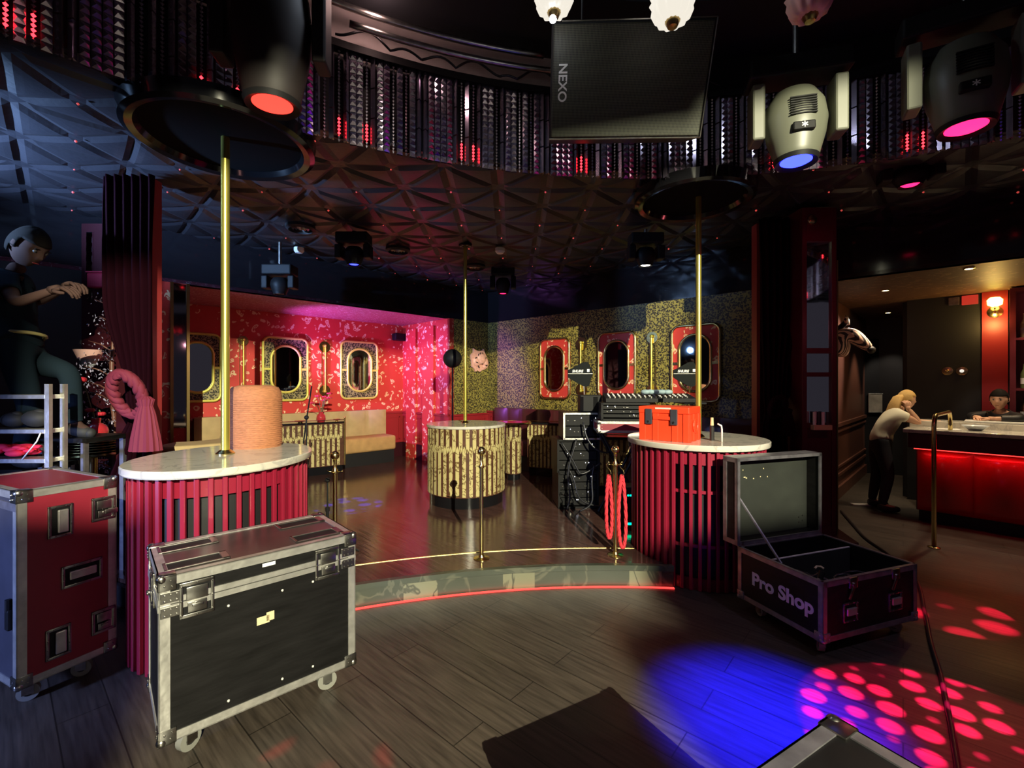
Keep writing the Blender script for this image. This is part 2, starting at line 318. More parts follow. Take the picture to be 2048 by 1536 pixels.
for p, q in (((2.22, 4.02), (3.10, 4.06)), ((3.10, 4.06), (3.39, 5.12)), ((-2.40, 3.06), (-3.2, 3.47)), ((-3.2, 3.47), (-4.6, 4.62))):
    d = (Vector(q)-Vector(p)).normalized(); n_ = Vector((-d.y, d.x))*.03
    g.prism([p, q, (q[0]+n_.x, q[1]+n_.y), (p[0]+n_.x, p[1]+n_.y)], 0, ST-.03)
S(g.build('trim_0'))
g = G(['marble_green', 'marble_green_light', 'black'])       # riser of big stone tiles
F = [(SE[0]+(SE[2]-.012)*math.cos(R(a)), SE[1]+(SE[2]-.012)*math.sin(R(a))) for a in [x*.25 for x in range(4*52, 4*141)]]
def clear(p): return PODL[0] < p[0] < PODR[0] and all(indist(p, q) > .012 for q in (PODL, PODR))
for k, (p, q) in enumerate(zip(F, F[1:])):
    if not (clear(p) and clear(q)): continue
    if p[0] > 2.9: continue
    g.mi = (0, 0, 1, 0, 0, 1, 0)[((k-2)//11) % 7]
    dx, dy = (p[0]-SE[0])*.02, (p[1]-SE[1])*.02
    g.prism([p, q, (q[0]+dx, q[1]+dy), (p[0]+dx, p[1]+dy)], 0, ST-.03)
S(g.build('trim_1'))
g = G('marble_green')                                          # nosing lip
for p, q in zip(F, F[1:]):
    if clear(p) and clear(q) and p[0] < 2.9:
        a = [(SE[0]+(t[0]-SE[0])*1.0045, SE[1]+(t[1]-SE[1])*1.0045) for t in (p, q)]; b = [(SE[0]+(t[0]-SE[0])*.996, SE[1]+(t[1]-SE[1])*.996) for t in (p, q)]
        g.prism([b[0], b[1], a[1], a[0]], ST-.04, ST+.001)
S(g.build('trim_2'))
g = G('brass')
L_ = [(.77+5.59*math.cos(R(a)), -1.66+5.59*math.sin(R(a))) for a in [x*.5 for x in range(2*70, 2*118)]]
for p, q in zip(L_, L_[1:]):
    if clear(p) and clear(q):
        s_ = .9985; g.prism([p, q, (.77+(q[0]-.77)*s_, -1.66+(q[1]+1.66)*s_), (.77+(p[0]-.77)*s_, -1.66+(p[1]+1.66)*s_)], ST, ST+.004)
S(g.build('trim_3'))
# LED strip at the foot of the riser
g = G('e_strip')
for p, q in zip(F, F[1:]):
    if clear(p) and clear(q):
        a = [(SE[0]+(t[0]-SE[0])*.997, SE[1]+(t[1]-SE[1])*.997) for t in (p, q)]; b = [(SE[0]+(t[0]-SE[0])*.993, SE[1]+(t[1]-SE[1])*.993) for t in (p, q)]
        g.prism([b[0], b[1], a[1], a[0]], .001, .007)
tag(g.build('led_strip'), 'red glowing light strip along the foot of the curved stage step', 'light strip')
# ---- quilted ceiling
def quilt():
    g = G('quilt'); gr = .42; X0 = .297-.42*22; Y0 = 4.0-.42*14; n = 8; cache = {}
    cx, cy, R_ = FR
    def vert(x, y, h):
        d = math.hypot(x-cx, y-cy)
        if d < R_+.03: x, y = cx+(x-cx)/d*(R_+.03), cy+(y-cy)/d*(R_+.03); h = .03
        k = (round(x, 4), round(y, 4))
        if k not in cache: cache[k] = g.v((x, y, ZC+.05-h))
        return cache[k]
    for i in range(0, 46):
        for j in range(0, 32):
            x = X0+i*gr; y = Y0+j*gr
            if x < -6.6 or x > 8.6 or y > 10: continue
            if all(math.hypot(x+a*gr-cx, y+b*gr-cy) < R_ for a in (0, 1) for b in (0, 1)): continue
            if y < -1.2: continue
            P = [(x, y), (x+gr, y), (x+gr, y+gr), (x, y+gr)]
            par = (i+j+22+14) % 2      # 0 -> corner 0 is a star (crystal)
            tris = ((1, 2, 3), (3, 0, 1)) if par == 0 else ((0, 1, 2), (2, 3, 0))
            node = lambda k: (0.0 if ((k % 2 == 1) == (par == 0)) else .018)
            for T in tris:
                A, B, D = [P[k] for k in T]; hs = [node(k) for k in T]
                def pt(a, b):
                    c_ = n-a-b; u, v_, w_ = a/n, b/n, c_/n
                    h = u*hs[0]+v_*hs[1]+w_*hs[2]+.024*max(0, 27*u*v_*w_)**.3
                    return vert(A[0]*u+B[0]*v_+D[0]*w_, A[1]*u+B[1]*v_+D[1]*w_, h)
                for a in range(n):
                    for b in range(n-a):
                        q = [pt(a, b), pt(a+1, b), pt(a, b+1)]
                        if len(set(q)) == 3: g.f(q)
                        if b < n-a-1:
                            q = [pt(a+1, b), pt(a+1, b+1), pt(a, b+1)]
                            if len(set(q)) == 3: g.f(q)
    return g.build('ceiling')
S(quilt())
# crystal buttons of the quilt
gs = G('stud'); gs.lathe([(0, -.020), (.014, -.006), (.008, .004), (0, .004)], 6)
st0 = gs.build('crystal_button'); tag(st0, 'tiny faceted red crystal button sparkling in the quilted black ceiling', 'crystal button', 'crystal buttons of the quilted ceiling')
first = True
for j in range(-6, 11):
    for i in range(-17, 12):
        if (i+j) % 2: continue
        x = .297+.42*i; y = 4.0+.42*j
        if math.hypot(x-FR[0], y-FR[1]) < FR[2]+.12 or y < .8: continue
        s = on_line(0, (0, 0), (1, 1))
        px = 1024+FPX*x/y
        if px < -10 or px > 2060: continue
        if (Vector((x, y))-CORNER).dot(Vector((-H2, H2))) > -.15 or (Vector((x, y))-CORNER).dot(Vector((.660, .751))) > -.15: continue
        o = st0 if first else st0.copy(); first or C.objects.link(o); first = False
        o.location = (x, y, ZC+.008); s_ = random.uniform(.5, .85); o.scale = (s_, s_, s_); o.rotation_euler = (0, 0, random.uniform(0, 1))
# ---- dome above the dance floor
g = G('black'); cx, cy, RR = FR
g.lathe([(RR+.10, ZC+.02), (RR+.10, 3.9)], 120, (cx, cy, 0)); S(g.build('wall_dome_skirt', solid=.02))
g = G('plaster'); g.lathe([(RR+.10, 3.9), (RR+.10, 4.25)], 96, (cx, cy, 0), R(92), R(140)); S(g.build('wall_dome_plaster', solid=.02))
g = G('dark'); g.lathe([(RR+.10, 3.9), (RR+.10, 4.25)], 96, (cx, cy, 0), R(-5), R(92))
g.lathe([(RR+.10, 3.9), (RR+.10, 4.25)], 48, (cx, cy, 0), R(140), R(185)); g.lathe([(RR+.1, 4.25), (RR-.5, 4.25), (RR-.5, 5.0), (0, 5.1)], 96, (cx, cy, 0), R(-20), R(200)); S(g.build('ceiling_dome', solid=.02))
for k, (a, b, z) in enumerate(((95, 118, 4.02), (100, 126, 4.13))):
    g = G('steel'); g.tube([(cx+(RR-.08)*math.cos(R(t)), cy+(RR-.08)*math.sin(R(t)), z) for t in range(a, b)], .022, 8); tag(g.build('ceiling_pipe', smooth=True), ('lower' if k == 0 else 'upper')+' bent metal pipe running round the open dome wall', 'pipe')
# ---- bulkhead, soffit and walls at the back
def PA(s, off=0): return CORNER+DA*s+Vector((H2, -H2))*off      # along the left wall line; off moves into the room
def PB(s, off=0): return CORNER+DB*s+Vector((-.660, -.751))*off
S(slab('trim_4', PA(7.2), PA(0), ZS, ZC+.06, 'bulkhead', .10, 1))
S(slab('trim_5', PB(0), PB(9), ZS, ZC+.06, 'bulkhead', .10, 1))
DP = 1.53; nA = Vector((-H2, H2))                                 # into the booth
S0 = .91                                                           # booth opening starts here
B0 = PA(S0)+nA*DP; B1 = PA(6.9)+nA*DP
slab('wall_booth_back', B1, B0, ST, ZS, 'paisley', .1, 1)
g = G('paisley_ceiling'); a, b, c_, d = PA(S0), PA(6.9), B1, B0
g.prism([(p.x, p.y) for p in (a, b, c_, d)], ZS, ZS+.04); S(g.build('ceiling_booth'))
slab('wall_booth_side', PA(S0)+nA*.0, B0, ST, ZS, 'paisley', .1, -1)
sdir = nA
for k, (o0, o1) in enumerate(((.42, .78), (1.0, 1.34))):             # pilaster strips on the booth side wall
    q0, q1 = PA(S0, 0)+nA*o0, PA(S0)+nA*o1; slab('wall_pilaster', q0, q1, ST, ZS-.1, 'paisley', .05, 1)
slab('wall_return', PA(S0), PA(S0-.09), ST, ZS, 'paisley', .06, 1)
slab('wall_corner', PA(S0-.09), PA(-.0), ST, ZS, 'leopard', .06, 1)
slab('wall_leopard', PB(0), PB(5.15), ST, ZS, 'leopard', .08, 1)
# dado: red panels below the wallpaper
def dado(P0, P1, zt, m='wall_red', rail='wall_red', n=3, side=-1):
    d = Vector((P1[0]-P0[0], P1[1]-P0[1])); L = d.length; g = G([m, 'dark_red'])
    g.box(0, L, 0, .02*side, ST, zt); g.box(0, L, 0, .045*side, zt-.03, zt); g.mi = 1; g.box(0, L, 0, .035*side, ST, ST+.28); g.mi = 0
    for k in range(n):
        u0 = L*(k+.12)/n; u1 = L*(k+.88)/n
        for a, b, c_, e in ((u0, u1, zt-.12, zt-.10), (u0, u1, ST+.34, ST+.36), (u0, u0+.02, ST+.34, zt-.1), (u1-.02, u1, ST+.34, zt-.1)): g.box(a, b, .02*side, .032*side, c_, e)
    o = g.build('trim'); o.location = (P0[0], P0[1], 0); o.rotation_euler = (0, 0, math.atan2(d.y, d.x)); S(o); return o
tn = 6
for args in ((B1, B0, 8, -1, 1.06), (PA(S0), B0, 2, 1, 1.06), (PA(S0), PA(S0-.09), 1, -1, 1.06), (PA(S0-.09), PA(0), 1, -1, 1.06), (PB(0), PB(5.15), 6, -1, 1.10)):
    o = dado(args[0], args[1], args[4], n=args[2], side=args[3]); o.name = 'trim_%d' % tn; tn += 1
# left of the booth: pilaster with mirrored strip and dark wall
def wallthing(o, P, ang): o.location = (P[0], P[1], 0); o.rotation_euler = (0, 0, ang); return o
sP0 = on_line(306, CORNER, DA); sP1 = on_line(376, CORNER, DA); angA = math.atan2(H2, H2)
slab('wall_left_pilaster', PA(sP0), PA(sP1), ST, ZS, 'paisley', .12, 1)
g = G('mirror_dark'); a = PA(on_line(346, CORNER, DA), .012); b = PA(on_line(372, CORNER, DA), .012); L1 = (b-a).length
g.box(0, L1, -.006, .006, 1.10, ZS-.01); o = g.build('mirror_panel'); wallthing(o, a, angA); tag(o, 'tall narrow dark mirror strip on the pilaster beside the left curtain', 'mirror')
g = G('brass_dark'); g.box(-.03, 0, -.03, .0, ST, ZS); g.box(L1, L1+.03, -.03, .0, ST, ZS); o = g.build('trim_20'); wallthing(o, a, angA); S(o)
slab('wall_left_back', PA(6.9), PA(sP0), ST, ZS, 'black', .1, 1)
slab('wall_left', (-6.2, -1.2), (-6.2, 4.2), 0, ZC+.08, 'dark', .1, 1)
# ---- right side: corridor, bar niche
CR0 = PB(5.15); nB = Vector((.660, .751))
nK = Vector((H2, H2)); slab('wall_corridor', CR0, CR0+nK*4.3, 0, ZS, 'wall_brown', .1, 1)
g = G('wall_brown')
for z0, z1, t in ((0, .16, .03), (.30, .34, .02), (1.0, 1.05, .03), (.42, .45, .02), (.92, .95, .02)): g.box(0, 4.3, -t, 0, z0, z1)
o = g.build('baseboard_corridor'); wallthing(o, CR0, PI/4); S(o)
E0 = CR0+nK*4.3
slab('wall_corridor_end', E0, E0+DB*2.3, 0, ZS, 'black', .1, 1)
BW0 = Vector((5.50, 6.265)); BWd = Vector((.675, -.738))
slab('wall_bar_back', BW0, BW0+BWd*4.2, 0, ZS, 'black', .12, 1)
slab('wall_bar_side', E0+DB*2.3, BW0+Vector((.1, .07)), 0, ZS, 'black', .1, -1)
g = G('bar_ceiling'); q = [PB(5.0), PB(9.5), PB(9.5)+nB*5.4, PB(5.0)+nB*5.4]; g.prism([(p.x, p.y) for p in q], ZS, ZS+.04); S(g.build('ceiling_bar'))
slab('wall_right', (8.6, -1.2), (8.6, 4.0), 0, ZC+.05, 'dark', .1, -1)
# red pilaster on the bar's back wall, with rounded head
s0 = on_line(1964, BW0, BWd); s1 = on_line(2016, BW0, BWd)
g = G('wall_red'); g.box(s0, s1, -.04, 0, 0, ZS); o = g.build('wall_bar_pilaster'); wallthing(o, BW0, math.atan2(BWd.y, BWd.x)); S(o)

# unseen key spot housing, with an added flag cut to shape its light
kt = thing('key_spot', 'black key spot housing added out of view at the back of the room', 'stage light', (2.4, -5.4, 4.8))
kt.rotation_euler = (Vector((-.55, 3.4, 1.35))-Vector((2.4, -5.4, 4.8))).to_track_quat('Y', 'Z').to_euler()

g = G('head_black'); g.box(-.22, .22, -.75, -.06, -.2, .2, .03); g.build('housing', kt)
bd = Matrix.Translation((0, 0, 0))
hd = Vector((-.318, .948)); bp_ = Vector((2.4, -5.4))+hd*.9; zc_ = 4.8-.9*.174
g = G('head_black'); 
for x0_, x1_, lo, hi in ((-.10, .055, .174, None), (.055, .165, .184, None), (.165, .30, .174, None), (-.16, -.10, .186, None), (-.245, -.16, .225, None)): g.box(x0_, x1_, -.004, .004, -.9*(lo-.174), .75)
g.box(.30, .9, -.004, .004, -.75, .75); g.box(.10, .16, -.004, .004, -.75, -.9*(.57-.174)); g.box(.16, .30, -.004, .004, -.75, -.9*(.50-.174)); g.box(-.9, -.245, -.004, .004, -.75, .75); g.box(-.245, -.167, -.004, .004, -.75, -.9*(.44-.174))
o = g.build('shaping_flag', kt); o.parent = None
o.location = (bp_.x, bp_.y, zc_); o.rotation_euler = (0, 0, math.atan2(hd.y, hd.x)-PI/2); o.name = 'shaping_flag'
tag(o, 'added black flag out of view, cut to shape the key spot light', 'light flag')
# ============================================================ podiums with poles
def poly_ring(g, r, z0, z1, a0, a1, th, n=24, sy=1):
    g.lathe([(r, z0), (r, z1), (r-th, z1), (r-th, z0), (r, z0)], n, a0=a0, a1=a1, sy=sy)
def slat_podium(pod, label, ns, win, bars, ht=1.13):
    x, y, r, ey = pod; t = thing('dance_podium', label, 'podium', (x, y, 0)); rb = r*.93
    g = G('red_dark'); g.sm = True
    g.lathe([(0, ht-.06), (rb-.08, ht-.06), (rb-.08, 0)], 48, sy=ey); g.build('core', t, smooth=40)
    base = math.atan2(-y, -x)                      # direction to the dance floor
    a0, a1 = base+R(win[0]), base+R(win[1])
    g = G('red'); poly_ring(g, rb-.022, .0, ht-.05, a1, a0+2*PI, .015, 60, ey); poly_ring(g, rb-.022, ht-.16, ht-.05, a0, a1, .015, 30, ey); poly_ring(g, rb-.022, 0, .09, a0, a1, .015, 30, ey); g.build('shell', t, smooth=40)
    for z in bars: g = G('red'); poly_ring(g, rb-.02, z-.012, z+.012, a0, a1, .02, 30, ey); g.build('crossbar', t)
    g = G('black'); poly_ring(g, rb-.05, .09, ht-.16, a0-.05, a1+.05, .01, 30, ey); g.build('grille_panel', t)
    proto = None
    for k in range(ns):
        a = base+2*PI*(k+.5)/ns
        if proto is None:
            g = G('red'); g.box(-.016, .006, -.013, .013, 0.004, ht-.045, .004); proto = g.build('slat', t); o = proto
        else: o = proto.copy(); C.objects.link(o)
        o.location = (rb*math.cos(a), rb*ey*math.sin(a), 0); o.rotation_euler = (0, 0, a)
    g = G('marble_white'); g.lathe([(0, ht-.045), (r-.004, ht-.045), (r, ht-.038), (r, ht-.006), (r-.006, ht), (0, ht)], 96, sy=ey); g.build('marble_top', t, smooth=30)
    return t
slat_podium(PODL, 'round red slatted podium with marble top behind the black flight case', 46, (-40, 42), ())
slat_podium(PODR, 'round red slatted podium with marble top carrying the orange toolbox', 52, (-20, 40), (.34, .76))
def tiles(g, mapf, U, zt, zb, n, wrap):
    # long pointed stone tiles in two staggered rows; mapf(u, z, depth) -> point
    w_ = U/n; zj = zt-(zt-zb)*.30; pk = (zt-zb)*.055
    for k in range(n):
        for row in (0, 1):
            u0 = (k+.5*row)*w_+w_*.02; u1 = u0+w_*.54
            if not wrap and u1 > U: continue
            um = (u0+u1)/2
            if row == 0: pts = [(u0, zj+pk*.2), (um, zj-pk), (u1, zj+pk*.2), (u1, zt), (u0, zt)]
            else: pts = [(u0, zb), (u1, zb), (u1, zj-pk*.2), (um, zj+pk), (u0, zj-pk*.2)]
            a = [g.v(mapf(u, z, .004)) for u, z in pts]; b = [g.v(mapf(u, z, -.002)) for u, z in pts]
            g.f(a)
            for i in range(len(a)): g.f([a[i], b[i], b[(i+1) % len(a)], a[(i+1) % len(a)]])
def tile_podium(pod, label, ht, zb=ST, n=38, cat='podium', name='tiled_podium', skirt_h=.13):
    x, y, r = pod[:3]; t = thing(name, label, cat, (x, y, zb)); h = ht
    g = G('black_gloss'); g.lathe([(0, 0), (r*.93, 0), (r*.93, skirt_h), (0, skirt_h)], 64); g.build('plinth', t, smooth=30)
    g = G('marble_brown'); g.lathe([(0, skirt_h), (r*.97, skirt_h), (r*.97, h-.03), (0, h-.03)], 96); g.build('drum', t, smooth=30)
    g = G('marble_cream'); rr = r*.97; tiles(g, lambda u, z, d: ((rr+d)*math.cos(u/rr), (rr+d)*math.sin(u/rr), z), 2*PI*rr, h-.035, skirt_h+.01, n, True); g.build('stone_inlay', t)
    g = G('marble_white'); g.lathe([(0, h-.03), (r, h-.03), (r, h-.003), (r-.004, h), (0, h)], 96); g.build('marble_top', t, smooth=30)
    return t
tile_podium(PODC, 'round podium clad in pointed cream and brown marble strips on the stage', .945)
def pole(loc, z0, z1, label, r=.024, disc=None):
    t = thing('dance_pole', label, 'pole', (loc[0], loc[1], z0))
    g = G('gold'); g.cyl((0, 0, 0), (0, 0, z1-z0), r, n=20); g.build('tube', t, smooth=40)
    g = G('brass'); g.lathe([(0, 0), (r*2.2, 0), (r*2.2, .008), (r*1.2, .03), (r, .03)], 24); g.build('foot_flange', t, smooth=30)
    if disc:
        g = G(['head_black', 'steel']); g.lathe([(0, z1-z0), (disc, z1-z0), (disc, z1-z0-.025), (0, z1-z0-.025)], 32); g.mi = 1
        for k in range(6): a = k*PI/3; g.lathe([(.014, z1-z0-.025), (.014, z1-z0-.03), (0, z1-z0-.03)], 12, (disc*.7*math.cos(a), disc*.7*math.sin(a), 0))
        g.build('ceiling_plate', t, smooth=30)
    return t
PLy = 3.02
pole((-.637*PLy, PLy), 1.13, ZC+.12, 'brass dance pole standing on the left red podium', .026, .17)
pole((1.650, 3.98), 1.13, ZC+.06, 'brass dance pole standing on the right red podium behind the toolbox', .024, .13)
pole((-.104*5.57, 5.57), ST+.945, ZC+.03, 'brass dance pole on the marble-striped podium in the middle', .021, .08)
for (x, y, r, lab) in ((-.637*PLy, PLy, .55, 'large black round ceiling recess above the left pole'), (1.603, 3.98, .50, 'black round ceiling recess above the right pole')):
    t = thing('ceiling_recess', lab, 'ceiling recess', (x, y, ZC-.06))
    g = G('black_gloss'); g.lathe([(r+.01, .05), (r, -.03), (r-.03, -.045), (r-.07, -.035), (r-.09, .0)], 64); g.build('rim', t, smooth=30)
    g = G('void'); g.lathe([(r-.085, .0), (r*.6, .012), (0, .014)], 64); g.build('bowl', t, smooth=30)
# ============================================================ crystal fringe round the dome
fr = thing('crystal_fringe', 'long fringe of hanging crystal strands round the open dome above the dance floor', 'crystal fringe', (FR[0], FR[1], 0))
cx, cy, RR = FR
g = G('head_black'); g.lathe([(RR+.04, 3.88), (RR+.04, 3.93), (RR-.03, 3.93), (RR-.03, 3.88), (RR+.04, 3.88)], 120); g.build('hanging_rail', fr)
TOP, BOT = 3.88, 3.25; LEN = TOP-BOT
def strand(kind):
    g = G(['crystal', 'crystal_flat', 'e_bead_glint', 'crystal_dark'])
    if kind == 0:      # stacked faceted wedges
        n = 14; h = LEN/n; w_ = .021
        for k in range(n):
            z = -k*h; a = [g.v((-w_, -.004, z)), g.v((w_, -.004, z)), g.v((w_, .014, z)), g.v((-w_, .014, z))]
            m = [g.v((-w_*.2, -.020, z-h*.55)), g.v((w_*.7, -.016, z-h*.6))]
            b = [g.v((-w_, -.004, z-h*.96)), g.v((w_, -.004, z-h*.96)), g.v((w_, .014, z-h*.96)), g.v((-w_, .014, z-h*.96))]
            g.mi = 0 if k % 3 else 1
            g.f([a[0], a[1], m[1]]); g.f([a[0], m[1], m[0]]); g.f([m[0], m[1], b[1]]); g.f([m[0], b[1], b[0]]); g.f([a[0], m[0], b[0]]); g.f([a[1], b[1], m[1]])
            g.f([a[1], a[2], b[2], b[1]]); g.f([a[3], a[0], b[0], b[3]]); g.f([a[2], a[3], b[3], b[2]])
    elif kind == 1 or kind == 3:    # beads; kind 3 has glowing beads near its end, standing for red reflections
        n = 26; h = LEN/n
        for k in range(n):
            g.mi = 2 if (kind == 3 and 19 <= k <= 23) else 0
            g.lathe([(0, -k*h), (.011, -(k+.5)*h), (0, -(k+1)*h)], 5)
    elif kind == 2:                 # long three sided prisms
        n = 3; h = LEN/n
        for k in range(n):
            g.mi = 1; z = -k*h; g.prism([(-.018, .008), (.018, .008), (.004, -.018)], z-h*.95, z)
            g.mi = 3; g.cyl((0, 0, z-h), (0, 0, z-h*.95), .003, n=5)
    g.mi = 3
    return g
P = []
for k in range(4): o = strand(k).build('crystal_strand', fr); P.append(o.data); bpy.data.objects.remove(o)
ang = []; step = math.degrees(.0455/RR); a = 150
while a > 150-358: ang.append(a); a -= step
seq = [0, 1, 0, 2, 0, 1, 2, 0, 0, 1, 2, 2, 1, 0]
lit = 0; strands = []
for k, a in enumerate(ang):
    x = cx+RR*math.cos(R(a)); y = cy+RR*math.sin(R(a))
    px = 1024+FPX*x/max(y, .1)
    vis = y > .7 and -40 < px < 2090
    kd = seq[(k*5+k//3) % len(seq)]
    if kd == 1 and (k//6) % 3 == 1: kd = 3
    strands.append((x-cx, y-cy, R(a)-PI/2+random.uniform(-.25, .25), kd, (0 if vis else 1000)+x*x+y*y, 0))
strands.sort(key=lambda q: q[4])
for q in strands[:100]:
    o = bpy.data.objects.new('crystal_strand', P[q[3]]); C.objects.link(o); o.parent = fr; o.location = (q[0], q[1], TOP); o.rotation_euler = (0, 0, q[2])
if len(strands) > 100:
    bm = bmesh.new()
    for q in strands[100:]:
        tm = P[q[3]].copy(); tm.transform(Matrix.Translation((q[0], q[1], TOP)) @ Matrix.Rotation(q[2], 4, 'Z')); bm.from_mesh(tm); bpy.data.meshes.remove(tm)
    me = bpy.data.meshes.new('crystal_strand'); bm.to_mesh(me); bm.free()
    for m in ('crystal', 'crystal_flat', 'e_bead_glint', 'crystal_dark'): me.materials.append(MT[m])
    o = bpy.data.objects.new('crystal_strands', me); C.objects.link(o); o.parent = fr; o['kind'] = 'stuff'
# ============================================================ gear hanging in the dome
def moving_head(px, ybot, Y, label, body, lens, H=.46, W=.30, yaw=0, tilt=0, logo=True, roof=4.2, name='moving_head_light'):
    X = ray(px)*Y; z = pz(ybot, Y); t = thing(name, label, 'stage light', (X, Y, z), R(yaw))
    g = G([body]); g.sm = True; w_ = W/2
    g.lathe([(w_*.60, 0), (w_*.70, .02*H/.46), (w_*.74, .05*H/.46), (w_*.92, H*.35), (w_*1.0, H*.55), (w_*.92, H*.78), (w_*.66, H*.95), (0, H)], 28, sy=.85); hd = g.build('head_shell', t, smooth=35)
    hd.rotation_euler = (R(tilt), 0, 0)
    g = G(['head_black']); g.lathe([(w_*.50, .008), (w_*.66, -.008), (w_*.72, .02), (w_*.60, .03)], 28, sy=.9); g.build('lens_ring', hd, smooth=30)
    g = G([lens]); g.lathe([(0, -.004), (w_*.40, 0), (w_*.52, .012)], 28, sy=.9); g.build('lens', hd, smooth=40)
    if logo:
        g = G(['head_black']); y = -w_*.80
        g.box(-W*.17, W*.17, y-.012, y+.03, H*.27, H*.38, .008); badge = g.build('badge', hd)
        g = G(['white'])
        for k in range(3):
            a = R(60*k+30); c_, s_ = math.cos(a)*.018, math.sin(a)*.018; zc = H*.325; nx, nz = -s_*.16, c_*.16
            q = [g.v((sx*c_+ex*nx, y-.0145, zc+sx*s_+ex*nz)) for sx, ex in ((-1, -1), (1, -1), (1, 1), (-1, 1))]; g.f(q)
        g.build('badge_mark', badge)
        g = G(['head_black'])
        for k in range(8): g.box(-W*.20, W*.20, -w_*.86, -w_*.78, H*(.48+.032*k), H*(.495+.032*k))
        g.build('vent', hd)
    for sx in (-1, 1):
        g = G([body]); x0 = sx*(w_*1.04+.005); g.box(x0, x0+sx*.075, -.07, .07, H*.30, H*1.05, .012); g.build('yoke_arm', t)
    g = G(['head_black']); g.box(-w_*1.6, w_*1.6, -.10, .10, H*1.1, H*1.1+.12, .015); g.build('base_box', t)
    g = G(['steel']); g.cyl((0, 0, H*1.1+.12), (0, 0, max(roof-z, H*1.1+.15)), .02, n=10); g.build('clamp_rod', t)
    return t
moving_head(545, 212, 2.5, 'big dark moving head light with red lens hanging at the upper left', 'head_brown', 'e_red2', .76, .42, 8, 0, False)
moving_head(1592, 325, 2.85, 'grey moving head light with blue lens hanging right of the loudspeaker', 'head_grey', 'e_blue', .47, .36, -14, -4)
moving_head(1932, 258, 2.6, 'grey moving head light with red lens hanging at the upper right corner', 'head_grey', 'e_red', .52, .38, -30, -4)
moving_head(1820, 371, 3.62, 'black moving head light with flat red lens under the ceiling beyond the fringe', 'head_black', 'e_red', .13, .24, -20, 0, False, ZC)
moving_head(708, 529, 5.0, 'black moving head light with blue lens under the quilted ceiling', 'head_black', 'e_blue', .20, .22, 0, 0, False, ZC)
moving_head(1291, 531, 4.95, 'black moving head light with white lens under the quilted ceiling', 'head_black', 'e_white', .20, .22, 0, 0, False, ZC)
moving_head(1006, 587, 6.8, 'small black moving head light with red lens near the room corner', 'head_black', 'e_red', .24, .22, 0, 0, False, ZC)
moving_head(560, 588, 5.4, 'small unlit black moving head light left of the blue one', 'head_black', 'black_gloss', .20, .22, 0, 0, False, ZC)
# loudspeaker
SPY = 3.0; t = thing('hanging_loudspeaker', 'big black loudspeaker hanging from the dome, front covered by a metal grille', 'loudspeaker', (ray(1247)*SPY, SPY, 3.232), R(-4)); W, H, D = .99, .64, .40; t.rotation_euler = (R(24.5), R(1.5), R(-4))
g = G(['black']); g.box(-W/2, W/2, 0, D, 0, H, .012); g.build('cabinet', t)
g = G(['grille']); g.box(-W/2+.012, W/2-.012, -.016, .002, .014, H-.014, .008); g.build('grille', t)
g = G(['steel'])
for a in (((-W/2, -.012, .004), (W/2, -.012, .004)), ((W/2-.002, -.012, .004), (W/2-.002, -.012, H)), ((-W/2+.06, -.012, H), (W/2, -.012, H))): g.tube(a, .005, 6)
g.build('edge_bead', t)
textmesh('NEXO', .075, 'white', t, Matrix.Translation((-W/2+.075, -.0175, H-.32)) @ Matrix.Rotation(R(90), 4, 'Y') @ Matrix.Rotation(R(90), 4, 'X') @ Matrix.Rotation(0, 4, 'Z'), bold=.0015)
for x in (-.3, .3): g = G(['steel']); g.cyl((x, .2, H), (x, .75, 1.6), .006, n=6); g.build('suspension_wire', t)
# globe lamps of the dome
for k, (px, y, Y, z, lit_, lab) in enumerate(((1108, 2, 2.55, 0, 1, 'frilled glass globe lamp above the left end of the loudspeaker, dazzling bulb'), (1345, 18, 2.35, 0, 1, 'brightly lit frilled glass globe lamp above the middle of the loudspeaker'), (1620, 8, 2.4, 0, 0, 'dim frilled glass globe lamp above the blue moving head light'))):
    t = thing('globe_lamp', lab, 'lamp', (ray(px)*Y, Y, pz(y, Y)), group='globe lamps hanging in the dome')
    g = G(['e_globe' if lit_ else 'white_shade']); g.sm = True; n = 72; prof = [(.025, -.055), (.05, -.075), (.085, -.05), (.105, 0), (.10, .03), (.112, .055), (.08, .085), (.03, .12)]
    rings = []
    for r, z_ in prof: rings.append([g.v((r*(1+.07*math.cos(12*2*PI*i/n))*math.cos(2*PI*i/n), r*(1+.07*math.cos(12*2*PI*i/n))*math.sin(2*PI*i/n), z_)) for i in range(n)])
    for A_, B_ in zip(rings, rings[1:]):
        for i in range(n): g.f([A_[i], A_[(i+1) % n], B_[(i+1) % n], B_[i]])
    g.build('glass_shade', t)
    g = G(['brass_dark']); g.lathe([(0, -.10), (.025, -.095), (.042, -.06), (.02, -.045)], 16); g.build('finial', t, smooth=40)
    if k == 0: g = G(['e_bulb']); g.sph((-.01, -.04, -.135), .020, 12, 8); g.build('bulb', t)
    g = G(['brass_dark']); g.cyl((0, 0, .10), (0, 0, .9), .012, n=8); g.build('stem', t)
# cables draped over the dome rim
for k in range(5):
    a = 118-k*7; g = G(['cable']); pts = []
    for i in range(22):
        u = i/21; q = R(a-7*u); r_ = RR-.02; pts.append((cx+r_*math.cos(q), cy+r_*math.sin(q), 3.95+.10*math.sin(PI*u)*abs(math.sin(5*u+k))+.012))
    g.tube(pts, .009, 6); tag(g.build('cable', smooth=True), ('black cable looped along the top of the crystal fringe, '+['first', 'second', 'third', 'fourth', 'fifth'][k]+' loop from the left'), 'cable')
